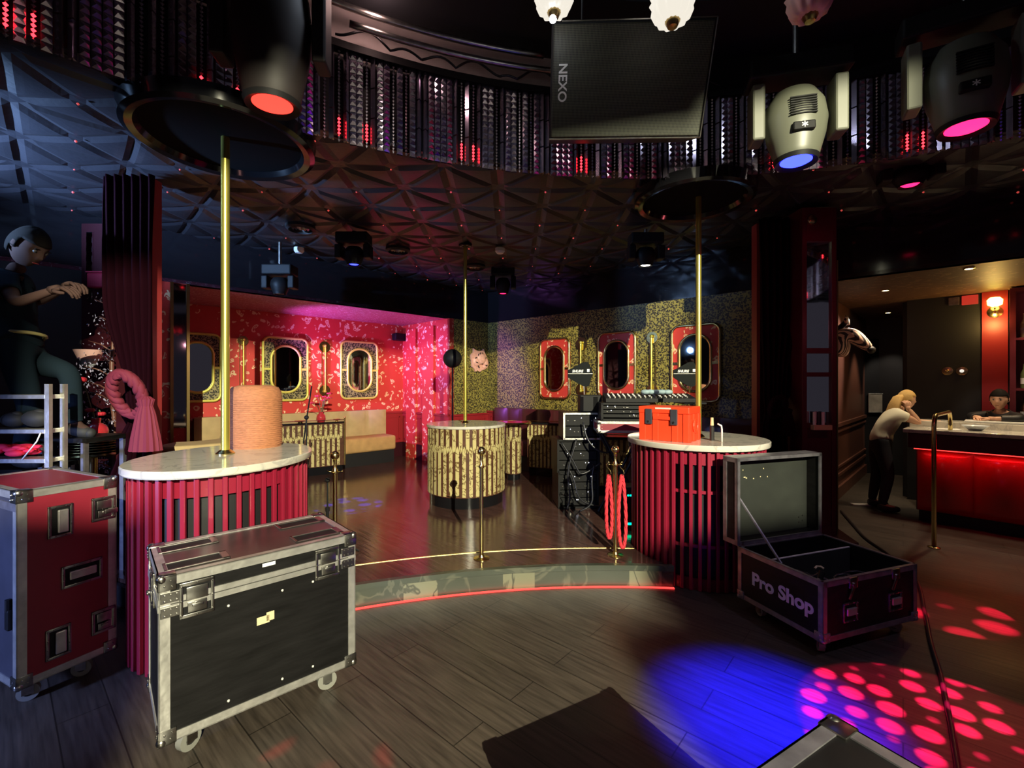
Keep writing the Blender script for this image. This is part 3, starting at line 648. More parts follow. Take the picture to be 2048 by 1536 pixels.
# ceiling fittings in the back room
for px, y, lab in ((601, 452, 'round ceiling air vent left of the blue moving head light'), (796, 497, 'round ceiling air vent right of the blue moving head light'), (950, 531, 'small round ceiling air vent beside the middle pole')):
    Y = FPX*(ZC-EYE)/(768-y); t = thing('ceiling_vent', lab, 'air vent', (ray(px)*Y, Y, ZC-.03), group='ceiling vents')
    g = G(['dark']); g.lathe([(.15, .03), (.15, 0), (.12, -.02), (.12, .03)], 28); g.build('rim', t, smooth=30)
    for r in (.09, .06, .03): g = G(['steel']); g.lathe([(r, 0), (r-.018, -.018), (r-.012, 0)], 24); g.build('vane', t)
for px, y, lab in ((1000, 500, 'white round smoke detector on the quilted ceiling'), (598, 499, 'small white round ceiling sensor near the left pole')):
    Y = FPX*(ZC-EYE)/(768-y); g = G(['white']); g.lathe([(0, -.04), (.04, -.035), (.06, -.01), (.06, .03)], 24); o = g.build('smoke_detector', smooth=30); o.location = (ray(px)*Y, Y, ZC-.01); tag(o, lab, 'smoke detector')
# ============================================================ flight cases
def trim_edges(g, W, D, z0, z1, w_=.032, t=.004, skip_top=False):
    X = (0, W); Yv = (0, D)
    for x in X:
        for y in Yv:
            sx = 1 if x == 0 else -1; sy = 1 if y == 0 else -1
            g.box(x-sx*t, x+sx*w_, y-sy*t, y+sy*.001, z0, z1); g.box(x-sx*t, x+sx*.001, y-sy*t, y+sy*w_, z0, z1)
    for z, sz in ((z0, 1), (z1, -1)):
        for y, sy in ((0, 1), (D, -1)):
            g.box(0, W, y-sy*t, y+sy*.001, z-sz*t, z+sz*w_); g.box(0, W, y-sy*t, y+sy*w_, z-sz*t, z+sz*.001)
        for x, sx in ((0, 1), (W, -1)):
            g.box(x-sx*t, x+sx*.001, 0, D, z-sz*t, z+sz*w_); g.box(x-sx*t, x+sx*w_, 0, D, z-sz*t, z+sz*.001)
def corner(parent, x, y, z, sx, sy, sz, m='steel', s=.055):
    g = G([m]); g.box(-.008, s, -.008, .002, -.008, s, .003); g.box(-.008, .002, -.008, s, -.008, s, .003); g.box(-.008, s, -.008, s, -.008, .002, .003); g.sph((.006, .006, .006), .020, 12, 8)
    for a, b in ((.035, .015), (.015, .035), (.04, .04)): g.sph((a, -.009, b), .004, 6, 4); g.sph((-.009, a, b), .004, 6, 4)
    o = g.build('corner_cap', parent, smooth=40); o.matrix_local = Matrix.Translation((x, y, z)) @ Matrix.Diagonal((sx, sy, sz, 1)); return o
def face(parent_M, which, W, D):
    # matrix mapping local (u, out, z) of a face: u along, -y outwards
    return {'f': Matrix.Identity(4), 'r': Matrix.Translation((W, 0, 0)) @ Matrix.Rotation(R(90), 4, 'Z'), 'l': Matrix.Translation((0, D, 0)) @ Matrix.Rotation(R(-90), 4, 'Z'), 'b': Matrix.Translation((W, D, 0)) @ Matrix.Rotation(R(180), 4, 'Z')}[which]
def rivets(g, pts, y=-.008, r=.004):
    for u, z in pts: g.sph((u, y, z), r, 6, 4)
def latch(parent, M, u, z, s=1.0, openw=0):
    g = G(['steel', 'head_black']); w_, h = .062*s, .075*s
    for a, b, c_, d in ((-w_, -w_+.014, -h, h), (w_-.014, w_, -h, h), (-w_, w_, -h, -h+.016), (-w_, w_, h-.016, h)): g.box(a, b, -.010, .003, c_, d, .003)
    g.mi = 1; g.box(-w_+.012, w_-.012, -.002, .002, -h+.012, h-.012); g.mi = 0
    rivets(g, [(-w_+.007, q*h*.8) for q in (-1, 0, 1)]+[(w_-.007, q*h*.8) for q in (-1, 0, 1)]+[(0, h-.008), (0, -h+.008)], -.011)
    o = g.build('latch', parent, smooth=40); o.matrix_local = M @ Matrix.Translation((u, 0, z))
    g = G(['steel']); g.box(-w_*.62, w_*.62, -.014, -.004, -.002, h*.72, .003); g.box(-w_*.55, w_*.55, -.016, -.004, -h*.7, -.008, .003); g.cyl((0, -.024, -h*.28), (0, -.004, -h*.28), .012*s, n=12)
    if openw: g.box(-.004, .055, -.030, -.020, -h*.45, -h*.05, .004)
    else: g.box(-.020*s, .020*s, -.028, -.020, -h*.36, -h*.20, .003)
    q = g.build('butterfly_catch', o, smooth=40); return o
def handle(parent, M, u, z, w_=.05, h=.085, horiz=False):
    g = G(['steel', 'head_black'])
    fr_ = .014
    for a, b, c_, d in ((-w_, -w_+fr_, -h, h), (w_-fr_, w_, -h, h), (-w_, w_, -h, -h+fr_), (-w_, w_, h-fr_, h)): g.box(a, b, -.008, .003, c_, d, .003)
    g.mi = 1; g.box(-w_+fr_*.8, w_-fr_*.8, -.002, .001, -h+fr_*.8, h-fr_*.8); g.mi = 0
    rivets(g, [(s_*(w_-.007), q*h*.85) for s_ in (-1, 1) for q in (-1, -.33, .33, 1)]+[(q*w_*.4, s_*(h-.007)) for s_ in (-1, 1) for q in (-1, 1)], -.009)
    o = g.build('recessed_handle', parent, smooth=40); o.matrix_local = M @ Matrix.Translation((u, 0, z))
    g = G(['alu'])
    if horiz: g.box(-w_*.66, w_*.66, -.018, -.004, -h*.30, h*.45, .005)
    else: g.box(-w_*.30, w_*.55, -.018, -.004, -h*.72, h*.72, .005)
    g.build('grip', o); return o
def caster(parent, x, y, zb, a=0, r=.045):
    g = G(['steel']); g.box(-.045, .045, -.045, .045, zb-.008, zb, .002); g.cyl((0, 0, zb-.008), (0, 0, zb-.03), .022, n=12)
    for s_ in (-1, 1): g.box(-.022+.02, .022+.02, s_*.022-.002, s_*.022+.002, r*.8, zb-.02)
    o = g.build('caster', parent); o.location = (x, y, 0); o.rotation_euler = (0, 0, a)
    g = G(['wheel', 'rubber']); g.cyl((.02, -.016, r), (.02, .016, r), r, n=24); g.mi = 1; g.cyl((.02, -.0175, r), (.02, .0175, r), r*.45, n=16); g.build('wheel', o, smooth=40)
def flight_case(name, label, loc, ang, W, D, z0, z1, body, topm, trim='alu', trimw=.034, casters=True, panel_left=None, side_m=None):
    t = thing(name, label, 'flight case', (loc[0], loc[1], 0), ang)
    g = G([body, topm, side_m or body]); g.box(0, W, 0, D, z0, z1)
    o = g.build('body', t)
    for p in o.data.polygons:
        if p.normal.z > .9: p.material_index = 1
        elif p.normal.x < -.9 and side_m: p.material_index = 2
    g = G([trim]); trim_edges(g, W, D, z0, z1, trimw); g.build('edge_trim', t)
    for x, sx in ((0, 1), (W, -1)):
        for y, sy in ((0, 1), (D, -1)):
            for z, sz in ((z0, 1), (z1, -1)): corner(t, x, y, z, sx, sy, sz)
    if casters:
        for x in (.09, W-.09):
            for y in (.09, D-.09): caster(t, x, y, z0, random.uniform(0, 6), z0*.36)
    return t
# --- black case, front left
W, D = .812, .50; BK = (-1.431, 1.828); AK = math.atan2(.547, .597)
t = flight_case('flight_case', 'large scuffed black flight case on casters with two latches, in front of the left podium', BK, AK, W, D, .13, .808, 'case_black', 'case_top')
g = G(['alu']); z = .695
for f_ in ('f', 'l', 'r', 'b'):
    M = face(0, f_, W, D); g.M = M; L = W if f_ in 'fb' else D
    g.box(0, L, -.006, .001, z+.002, z+.026); g.box(0, L, -.007, .001, z-.026, z-.002)
g.M = Matrix.Identity(4); g.build('lid_seam', t)
F_ = face(0, 'f', W, D)
latch(t, F_, .125, z, 1.0); latch(t, F_, .672, z, 1.0)
latch(t, face(0, 'l', W, D), .25, z, 1.0)
for u in (.035, .775):
    g = G(['steel'])
    for zz in (z-.03, z+.03): rivets(g, [(u+a, zz+b) for a in (-.02, 0, .02) for b in (-.012, .012)], -.009, .004); g.box(u-.034, u+.034, -.008, .001, zz-.022, zz+.022, .002)
    g.build('hinge_plate', t)
g = G(['silver_label']); rivets(g, [(u, zz) for u in (.24, .46, .60) for zz in (.20, .62)], -.002, .006); g.build('screw', t)
g = G(['label_yellow']); g.box(.352, .405, -.0015, 0, .49, .525); g.box(.392, .425, -.0015, 0, .497, .537); g.build('torn_sticker', t)
g = G(['white']); g.box(.375, .43, -.0015, 0, .752, .768); g.build('white_sticker', t)
for k, (x, y) in enumerate(((.14, .115), (.66, .115), (.14, .385), (.66, .385))):          # wheel dishes in the lid
    g = G(['steel', 'head_black']); a, b = .12, .055
    for q in ((-a, a, -b, -b+.012), (-a, a, b-.012, b), (-a, -a+.012, -b, b), (a-.03, a, -b, b)): g.box(*q, .808, .815, .002)
    g.mi = 1; g.box(-a+.01, a-.03, -b+.01, b-.01, .808, .8105)
    o = g.build('wheel_dish', t); o.location = (x, y, 0)
# --- red case at the left edge
W, D = .39, .70; RK = (-2.395, 2.177)
t = flight_case('flight_case', 'tall red flight case with metal edging standing at the left edge', RK, R(65), W, D, .12, 1.074, 'case_red', 'case_red', side_m='case_blue')  # side panel bluish: blue light from the left put into its colour
F_ = face(0, 'f', W, D)
# the red face is local front (y=0); handles and catches
handle(t, F_, .158, .895, .050, .082); handle(t, F_, .245, .595, .085, .058, True); handle(t, F_, .150, .275, .050, .078)
latch(t, F_, .335, .915, .85, 1); latch(t, F_, .335, .30, .85)
L_ = face(0, 'l', W, D)
g = G(['head_black']); g.M = L_; g.box(.62, .66, -.02, 0, .40, .50, .006); g.cyl((.64, -.012, .49), (.64, -.012, .55), .012, n=8); g.build('padlock', t)
g = G(['alu_dark']); g.M = L_; g.box(.0, .70, -.005, 0, .98, 1.02); g.build('side_rail', t)
# --- open case, right
PK = Vector((1.804, 2.609)); aP = R(19.0); W, D, z0, z1 = .824, .612, .10, .445
t = thing('open_flight_case', 'open black flight case lettered Pro Shop, full of cables, in front of the right podium', 'flight case', (PK.x, PK.y, 0), aP)
g = G(['case_black', 'case_inner'])
th = .012
g.box(0, W, 0, th, z0, z1); g.box(0, W, D-th, D, z0, z1); g.box(0, th, th, D-th, z0, z1); g.box(W-th, W, th, D-th, z0, z1); g.mi = 1; g.box(th, W-th, th, D-th, z0, z0+.012)
g.build('body', t)
g = G(['case_inner', 'silver_label']); g.box(.02, W-.02, .395, .405, z0+.02, z1-.02); g.mi = 1; g.box(.02, W-.02, .394, .406, z1-.022, z1-.017); g.build('divider', t)
def rim(g, W, D, z0, z1, w_=.028, t_=.004):
    for x, sx in ((0, 1), (W, -1)):
        for y, sy in ((0, 1), (D, -1)):
            g.box(x-sx*t_, x+sx*w_, y-sy*t_, y+sy*.001, z0, z1); g.box(x-sx*t_, x+sx*.001, y-sy*t_, y+sy*w_, z0, z1)
    for z, sz in ((z0, 1), (z1, -1)):
        for y, sy in ((0, 1), (D, -1)): g.box(0, W, y-sy*t_, y+sy*.001, z-sz*t_, z+sz*w_)
        for x, sx in ((0, 1), (W, -1)): g.box(x-sx*t_, x+sx*.001, 0, D, z-sz*t_, z+sz*w_)
    for y0_, y1_ in ((-.004, .016), (D-.016, D+.004)): g.box(-.004, W+.004, y0_, y1_, z1-.001, z1+.006)
    for x0_, x1_ in ((-.004, .016), (W-.016, W+.004)): g.box(x0_, x1_, 0, D, z1-.001, z1+.006)
g = G(['alu_dark']); rim(g, W, D, z0, z1); g.build('edge_trim', t)
for x, sx in ((0, 1), (W, -1)):
    for y, sy in ((0, 1), (D, -1)): corner(t, x, y, z0, sx, sy, 1, 'alu_dark', .05)
F_ = face(0, 'f', W, D)
handle(t, F_, .22, .245, .062, .060, True); handle(t, F_, .62, .245, .062, .060, True)
for u in (.24, .62):
    g = G(['steel']); g.box(-.035, .035, -.012, 0, -.02, .045, .004); g.cyl((0, -.02, .0), (0, 0, .0), .015, n=12)
    g.M = Matrix.Rotation(R(28), 4, 'Y'); g.box(-.010, .012, -.018, -.010, -.09, .0, .004); o = g.build('latch_tongue', t, smooth=40); o.matrix_local = F_ @ Matrix.Translation((u, 0, z1-.04))
for x in (.09, W-.09):
    for y in (.09, D-.09): caster(t, x, y, z0, random.uniform(0, 6), .036)
Lf = face(0, 'l', W, D)
textmesh('Pro Shop', .118, 'silver_label', t, Lf @ Matrix.Translation((.335, -.0015, .268)) @ Matrix.Rotation(R(90), 4, 'X'), bold=.004)
# lid stands open behind
t2 = bpy.data.objects.new('lid', None); C.objects.link(t2)
bpy.data.objects.remove(t2)
g = G(['case_black', 'case_inner']); zl0, zl1 = .455, 1.068; dl = .125
g.mi = 0; g.box(0, W, D+dl-.012+.01, D+dl+.01, zl0, zl1); g.box(0, .012, D+.01, D+dl, zl0, zl1); g.box(W-.012, W, D+.01, D+dl, zl0, zl1); g.box(.012, W-.012, D+.01, D+dl, zl1-.012, zl1); g.box(.012, W-.012, D+.01, D+dl, zl0, zl0+.012)
g.mi = 1; g.box(.012, W-.012, D+dl-.006, D+dl-.002, zl0+.012, zl1-.012)
lid = g.build('lid', t)
g = G(['alu_dark'])
y0 = D+.006
for a in ((-.004, .022, zl0, zl1), (W-.022, W+.004, zl0, zl1)): g.box(a[0], a[1], y0, y0+.010, a[2], a[3])
g.box(0, W, y0, y0+.010, zl1-.02, zl1+.004); g.box(0, W, y0, y0+.010, zl0-.004, zl0+.022)
for x0_ in (-.004, W-.001):
    for zz in ((zl0-.004, zl0+.03), (zl1-.03, zl1+.004)): g.box(x0_, x0_+.005, D+.01, D+dl+.014, *zz)
    g.box(x0_, x0_+.005, D+dl-.02, D+dl+.014, zl0, zl1)
    g.box(x0_, x0_+.005, D+.006, D+.03, zl0, zl1)
g.box(0, W, D+.01, D+dl+.014, zl1, zl1+.004)
g.build('lid_trim', lid)
g = G(['steel'])
for u, zz in ((.05, zl1-.05), (.09, zl1-.04), (W-.06, zl1-.05), (W-.10, zl1-.04), (W-.06, zl0+.07), (W-.10, zl0+.06), (W-.06, zl0+.11), (W-.10, zl0+.10)): g.sph((u, D+dl-.008, zz), .006, 6, 4)
g.build('rivets', lid)
g = G(['label_yellow'])
for u, zz, l in ((.10, .88, .03), (.17, .90, .018), (.19, .893, .012), (.26, .885, .01), (.33, .895, .006), (.40, .89, .006), (.16, .955, .006), (.36, .955, .008)): g.box(u, u+l, D+dl-.0075, D+dl-.005, zz, zz+.008)
g.build('torn_tape', lid)
for sx_ in (.03,): g = G(['alu_dark']); g.tube([(sx_, D+.04, .80), (sx_+.03, D-.12, .60), (sx_+.05, .34, .42)], .009, 6); g.build('lid_stay', t)
# cables inside the case: individual coils
for k, (x, y, r_, zz) in enumerate(((.15, .15, .10, .30), (.30, .22, .12, .33), (.18, .27, .10, .36), (.45, .16, .11, .31), (.36, .12, .09, .37), (.58, .22, .12, .32), (.68, .14, .09, .30))):
    g = G(['cable']); pts = []
    for i in range(90):
        a = i*.42; rr_ = r_*(.8+.2*math.sin(i*.7+k)); pts.append((x+rr_*math.cos(a), y+rr_*.8*math.sin(a), zz-.10+.0012*i+.012*math.sin(a*1.7+k)))
    g.tube(pts, .008, 6); o = g.build('coiled_cable', smooth=True); o.location = (PK.x, PK.y, 0); o.rotation_euler = (0, 0, aP)
    tag(o, 'coiled black cable in the open flight case, '+['at its near left corner', 'second from the left wall', 'lying on top at the back left', 'in the middle near the latches', 'on top beside the white tag', 'in the middle near the divider', 'at the right front end'][k], 'cable', 'coiled cables in the open case')
g = G(['silver_label', 'head_black']); g.M = Matrix.Rotation(R(20), 4, 'Y'); g.box(-.014, .014, -.008, .008, -.03, .03, .002); g.mi = 1; g.cyl((0, 0, .03), (0, 0, .075), .016, n=10)
o = g.build('cable_connector'); o.location = PK.to_3d()+Matrix.Rotation(aP, 3, 'Z') @ Vector((.06, .07, .405)); o.rotation_euler = (0, 0, aP); tag(o, 'black cable plug with a white tag in the corner of the open flight case', 'plug')
g = G(['label_yellow']); g.tube([(0, 0, 0), (.02, .01, .01), (.04, 0, .012), (.05, -.015, .005)], .007, 6); o = g.build('tape_loop'); o.location = PK.to_3d()+Matrix.Rotation(aP, 3, 'Z') @ Vector((.33, .30, .37)); tag(o, 'yellow tape end lying on the cables in the open flight case', 'tape')
# --- case corner at the bottom right of the picture
W, D = .62, .52
QK = Vector((.814, 1.143)); u1 = Vector((.083, -.147)).normalized(); 
# local x runs from the far corner towards lower left (209.5 deg); place origin so the far corner is (W, D)
aq = math.atan2(-u1.y, -u1.x)-PI/2  # local y points along -u1 (away from viewer)
M = Matrix.Rotation(aq, 3, 'Z'); org = QK.to_3d()-M @ Vector((W, D, 0))
t = flight_case('flight_case', 'black flight case with metal edges cut off by the bottom edge of the picture', (org.x, org.y), aq, W, D, .10, .75, 'case_black', 'case_black', 'alu_dark')
# --- rack flight cases and mixing gear behind the toolbox
# ============================================================ wall pieces
def rrect(w_, h, r, n=8):
    out = []
    for cx_, cz_, a in ((w_/2-r, h/2-r, 0), (-w_/2+r, h/2-r, 90), (-w_/2+r, -h/2+r, 180), (w_/2-r, -h/2+r, 270)):
        out += [(cx_+r*math.cos(R(a+90*i/n)), cz_+r*math.sin(R(a+90*i/n))) for i in range(n+1)]
    return out
RX = Matrix.Rotation(R(90), 4, 'X')
def wframe(P, d, px0, px1, y0, y1):
    s0, s1 = on_line(px0, P, d), on_line(px1, P, d); s = (s0+s1)/2; q = Vector(P)+Vector(d)*s
    z1, z0 = pz(y0, q[1]), pz(y1, q[1]); return q, abs(s1-s0), z0, z1
def mirror_panel(P, d, px0, px1, y0, y1, m, lab, grp, fm='gold_frame'):
    q, w_, z0, z1 = wframe(P, d, px0, px1, y0, y1); h = z1-z0
    t = thing('wall_mirror', lab, 'mirror', (q[0], q[1], (z0+z1)/2), math.atan2(d[1], d[0]), grp)
    g = G(m); g.M = RX; g.prism(rrect(w_, h, .10), 0.003, .035); g.build('backing_panel', t)
    g = G(fm)
    g.tube([(x, -.035, z) for x, z in rrect(w_-.01, h-.01, .10)], .020, 8, True); g.build('outer_frame', t, smooth=True)
    mw, mh = w_*.62, h*.72
    g = G('mirror'); g.M = RX; g.prism(rrect(mw, mh, mw/2-.001, 14), .036, .042); g.build('mirror_glass', t)
    g = G(fm); g.tube([(x, -.042, z) for x, z in rrect(mw+.02, mh+.02, mw/2, 14)], .020, 8, True); g.build('oval_frame', t, smooth=True)
    for s_ in (-1, 1): g = G(fm); g.box(s_*(mw/2+.015), s_*(w_/2-.015), -.050, -.034, -.018, .018); g.build('frame_bar', t)
def sconce(P, d, px, y0, y1, lab, grp, lit_=0):
    q, w_, z0, z1 = wframe(P, d, px-11, px+11, y0, y1); r = w_/2
    t = thing('wall_sconce', lab, 'wall lamp', (q[0], q[1], z0), math.atan2(d[1], d[0]), grp); h = z1-z0
    for zz in (r, h-r): g = G('brass'); g.cyl((0, 0.0, zz), (0, -.03, zz), r, n=28); g.build('round_plate', t, smooth=30)
    g = G('brass_dark'); g.box(-.045, -.038, -.02, 0, r, h-r); g.box(.038, .045, -.02, 0, r, h-r); g.build('side_rail', t)
    g = G('gold'); g.cyl((0, -.055, r*.8), (0, -.055, h-r*.8), .014, n=10); g.sph((0, -.055, r*.8), .025, 10, 6); g.sph((0, -.055, h-r*.8), .025, 10, 6); g.cyl((0, -.03, r), (0, -.055, r), .01, n=8); g.cyl((0, -.03, h-r), (0, -.055, h-r), .01, n=8); g.build('tube_lamp', t, smooth=40)
dBk = Vector((H2, H2))
mirror_panel(B1, dBk, 345, 441, 667, 803, 'leopard_dark', 'oval wall mirror on leopard panel, nearest to the left curtain', 'oval mirrors in the booth')
mirror_panel(B1, dBk, 524, 614, 676, 801, 'leopard_dark', 'oval wall mirror on leopard panel, behind the woven drum', 'oval mirrors in the booth')
mirror_panel(B1, dBk, 680, 753, 684, 797, 'leopard_dark', 'oval wall mirror on leopard panel, nearest to the violet lit wall', 'oval mirrors in the booth')
sconce(B1, dBk, 485, 672, 800, 'brass wall lamp with two round plates, just right of the left brass pole', 'wall lamps in the booth')
sconce(B1, dBk, 648, 683, 792, 'brass wall lamp with two round plates above the booth counter', 'wall lamps in the booth')
mirror_panel(CORNER, DB, 1083, 1141, 678, 797, 'paisley', 'oval wall mirror on red patterned panel, nearest to the room corner', 'oval mirrors on the leopard wall', 'brass')
mirror_panel(CORNER, DB, 1199, 1273, 665, 795, 'paisley', 'oval wall mirror on red patterned panel, between the two antennas', 'oval mirrors on the leopard wall', 'brass')
mirror_panel(CORNER, DB, 1345, 1442, 650, 803, 'paisley', 'oval wall mirror on red patterned panel, behind the right brass pole', 'oval mirrors on the leopard wall', 'brass')
sconce(CORNER, DB, 1165, 675, 792, 'brass wall lamp behind the left antenna', 'wall lamps on the leopard wall')
sconce(CORNER, DB, 1306, 664, 792, 'brass wall lamp above the mixing console', 'wall lamps on the leopard wall')
# tiger head plaque
q, w_, z0, z1 = wframe(CORNER+DA*1.0, -DA, 941, 974, 698, 744)
t = thing('tiger_head_plaque', 'pink tiger head relief hanging on the leopard wall beside the middle pole', 'wall ornament', (q[0], q[1], (z0+z1)/2), math.atan2(H2, H2))
s = .215
out = [(-.95, .1), (-1.0, .45), (-.7, .7), (-.72, 1.0), (-.45, .85), (0, .8), (.3, .88), (.45, 1.02), (.55, .7), (.75, .35), (.95, -.05), (1.0, -.3), (.85, -.6), (.6, -.75), (.2, -.85), (.0, -1.0), (-.3, -.88), (-.5, -.98), (-.65, -.7), (-.85, -.6), (-.9, -.2)]
g = G('plaque'); g.M = RX; g.prism([(x*s, z*s) for x, z in out], .0, .035)
for x, z, r, sy_ in ((.1, .15, .55, .5), (.62, -.2, .32, .6), (.55, -.52, .22, .5), (-.35, -.1, .45, .4), (.3, .4, .2, .4)): g.sph((x*s, z*s, .035), r*s, 14, 8, (1, 1, sy_))
g.build('face_relief', t, smooth=50)
g = G('dark'); g.M = RX
for x, z, a, l in ((-.3, .5, 60, .3), (-.1, .6, 70, .25), (.15, .62, 100, .22), (-.6, .2, 20, .3), (-.5, -.2, -20, .35), (-.3, -.55, -50, .3), (.1, -.3, -10, .25), (.6, -.42, -15, .3)):
    c_, s_ = math.cos(R(a))*l*s, math.sin(R(a))*l*s; n_ = (-s_*.16, c_*.16); x0, zz = x*s, z*s
    g.prism([(x0-c_/2, zz-s_/2), (x0+n_[0], zz+n_[1]), (x0+c_/2, zz+s_/2), (x0-n_[0], zz-n_[1])], .11*.62, .125*.62)
g.sph((.42*s, .22*s, .10), .012, 8, 6); g.sph((.98*s, -.12*s, .045), .02, 8, 6); g.build('face_marking', t)
# ============================================================ booth seats
def bench(name, lab, P, d, s0, s1, zs, zb, depth, m, mseat, ch=.36, end=True, off=.03, base='black'):
    q = Vector(P)+Vector(d)*s0; L = s1-s0; t = thing(name, lab, 'bench', (q[0], q[1], ST), math.atan2(d[1], d[0]))
    n = max(1, round(L/ch)); wch = L/n
    g = G(m); g.sm = True
    pts = []
    N_ = 8
    for i in range(n*N_+1):
        u = i/N_; bl = abs(math.sin(PI*(u % 1)))**.5 if (u % 1) > 1e-6 else 0
        pts.append((i*wch/N_, bl))
    prof = [(0, zs-.05), (0, zs), (.5, zs+.1), (.9, (zs+zb)/2), (.8, zb-.05), (.3, zb)]
    rows = []
    for o_, z in prof: rows.append([g.v((x, -off-.02-.10-(.035*b*o_), z-ST)) for x, b in pts])
    rows.append([g.v((x, -off, zb-ST)) for x, b in pts])
    for A_, B_ in zip(rows, rows[1:]):
        for i in range(len(pts)-1): g.f([A_[i], A_[i+1], B_[i+1], B_[i]])
    g.sm = False; g.box(0, L, -off-.11, -off, zs-ST-.02, zb-ST-.02); g.build('backrest', t, smooth=60)
    g = G(mseat); g.box(0, L, -depth-off, -off-.02, zs-ST-.26, zs-ST, .04); g.build('seat_cushion', t, smooth=50)
    g = G(base); g.box(.02, L-.02, -depth-off+.05, -off, 0, zs-ST-.26); g.build('base', t)
    return t
s0 = on_line(384, B1, dBk); s1 = on_line(764, B1, dBk)
bench('banquette', 'long beige banquette with channelled back along the booth wall', B1, dBk, s0, s1, .66, 1.115, .50, 'beige', 'beige_seat')
bench('banquette', 'dark red banquette along the leopard wall behind the glowing round table', CORNER, DB, on_line(1000, CORNER, DB), on_line(1150, CORNER, DB), .66, 1.17, .42, 'maroon_vinyl', 'maroon_vinyl')
bench('banquette', 'dark red banquette along the leopard wall behind the right podium', CORNER, DB, on_line(1385, CORNER, DB), on_line(1520, CORNER, DB), .66, 1.17, .6, 'maroon_vinyl', 'maroon_vinyl')
# beige topped low booth divider at the left
t = thing('booth_divider', 'curved maroon booth divider with padded beige top beside the left curtain', 'booth divider', (-3.25, 4.55, ST))
def arc(r0, r1, a0, a1, n=20): return [(r0*math.cos(R(a0+(a1-a0)*i/n)), r0*math.sin(R(a0+(a1-a0)*i/n))) for i in range(n+1)]+[(r1*math.cos(R(a1+(a0-a1)*i/n)), r1*math.sin(R(a1+(a0-a1)*i/n))) for i in range(n+1)]
g = G('wall_red'); g.prism(arc(.62, .30, -80, 60), 0, .80); g.build('body', t)
g = G('beige'); g.prism(arc(.65, .27, -82, 62), .80, .88); g.build('padded_top', t, bevel=.02)
# ============================================================ tiled counters and tables
def tile_counter(name, lab, P0, P1, depth, ztop, n, cat='counter'):
    d = Vector(P1)-Vector(P0); L = d.length; t = thing(name, lab, cat, (P0[0], P0[1], ST), math.atan2(d.y, d.x)); h = ztop-ST
    g = G('black_gloss'); g.box(.02, L-.02, .03, depth-.03, 0, .13); g.build('plinth', t)
    g = G('marble_brown'); g.box(0, L, 0, depth, .13, h-.025); g.build('carcass', t)
    g = G('marble_cream'); tiles(g, lambda u, z, dd: (u, -dd, z), L, h-.04, .14, n, False); g.build('stone_inlay', t)
    g = G('black_gloss'); g.box(-.015, L+.015, -.015, depth+.01, h-.025, h, .006); g.build('top', t)
    g = G('brass'); g.cyl((L+.004, -.012, .13), (L+.004, -.012, h+.05), .014, n=12); g.sph((L+.004, -.012, h+.06), .018, 10, 6); g.tube([(L+.004, -.012, h+.03), (.0, -.012, h+.03)], .006, 6); g.build('gallery_rail', t, smooth=40)
    return t
CL = Vector((-3.52, 6.68)); CRr = Vector((-2.70, 7.25))
tile_counter('service_counter', 'tall service counter clad in cream and brown marble strips in front of the beige banquette', CL, CRr, .16, 1.0, 13)
tile_counter('service_counter', 'shaded marble-striped counter between the round table and the equipment racks', (.24, 7.05), (.74, 6.82), .16, 1.0, 9)
tile_counter('service_counter', 'dark marble-striped counter between the equipment racks and the right podium', (.95, 5.76), (1.50, 5.66), .45, .93, 8)
def round_table(x, y, r, zt, lab, glow=True):
    t = thing('round_table', lab, 'table', (x, y, ST)); h = zt-ST
    g = G('glass_red'); g.lathe([(0, h-.02), (r, h-.02), (r, h), (0, h)], 48); g.build('glass_top', t, smooth=30)
    g = G('brass'); g.lathe([(r, h-.024), (r+.012, h-.012), (r, h+.004), (r-.006, h-.012)], 48); g.build('rim', t, smooth=60)
    g = G('marble_brown'); g.lathe([(0, .09), (.115, .09), (.115, h-.02), (0, h-.02)], 32); ped = g.build('pedestal', t, smooth=30)
    g = G('marble_cream'); tiles(g, lambda u, z, dd: ((.115+dd)*math.cos(u/.115), (.115+dd)*math.sin(u/.115), z), 2*PI*.115, h-.03, .10, 9, True); g.build('stone_inlay', ped)
    g = G('black_gloss'); g.lathe([(0, 0), (.10, 0), (.10, .09), (0, .09)], 32); g.build('plinth', t)
    return t
round_table(.02, 6.78, .27, 1.03, 'round table with red lit glass top on a striped stone pedestal')
# things on the counters
def vase_flowers(name, lab, loc, s=1.0, seed=1):
    rnd = random.Random(seed); t = thing(name, lab, 'flowers', loc)
    g = G('glass_red'); g.lathe([(0, 0), (.05*s, 0), (.07*s, .04*s), (.06*s, .10*s), (.03*s, .13*s), (.035*s, .15*s)], 20); g.build('vase', t, smooth=60)
    for k in range(6):
        a = rnd.uniform(0, 2*PI); l = rnd.uniform(.12, .3)*s; dx, dy = math.cos(a)*.13*s, math.sin(a)*.13*s
        g = G(['leaf', 'flower']); g.tube([(0, 0, .1*s), (dx*.4, dy*.4, .15*s+l*.6), (dx, dy, .15*s+l)], .004*s, 5)
        g.mi = 1
        for m in range(7):
            b = m*2*PI/7; g.sph((dx+.026*s*math.cos(b), dy+.026*s*math.sin(b), .15*s+l+.008*s), .022*s, 8, 5, (1, 1, .5))
        g.sph((dx, dy, .15*s+l+.01*s), .018*s, 8, 5); g.build('flower_stem', t, smooth=50)
    return t
dC = (CRr-CL).normalized(); nC = Vector((-dC.y, dC.x))
def onC(u, v_): p = CL+dC*u+nC*v_; return (p.x, p.y, 1.0)
vase_flowers('flower_vase', 'red flowers in a small red vase on the marble-striped counter', onC(.66, .08), 1.05, 3)
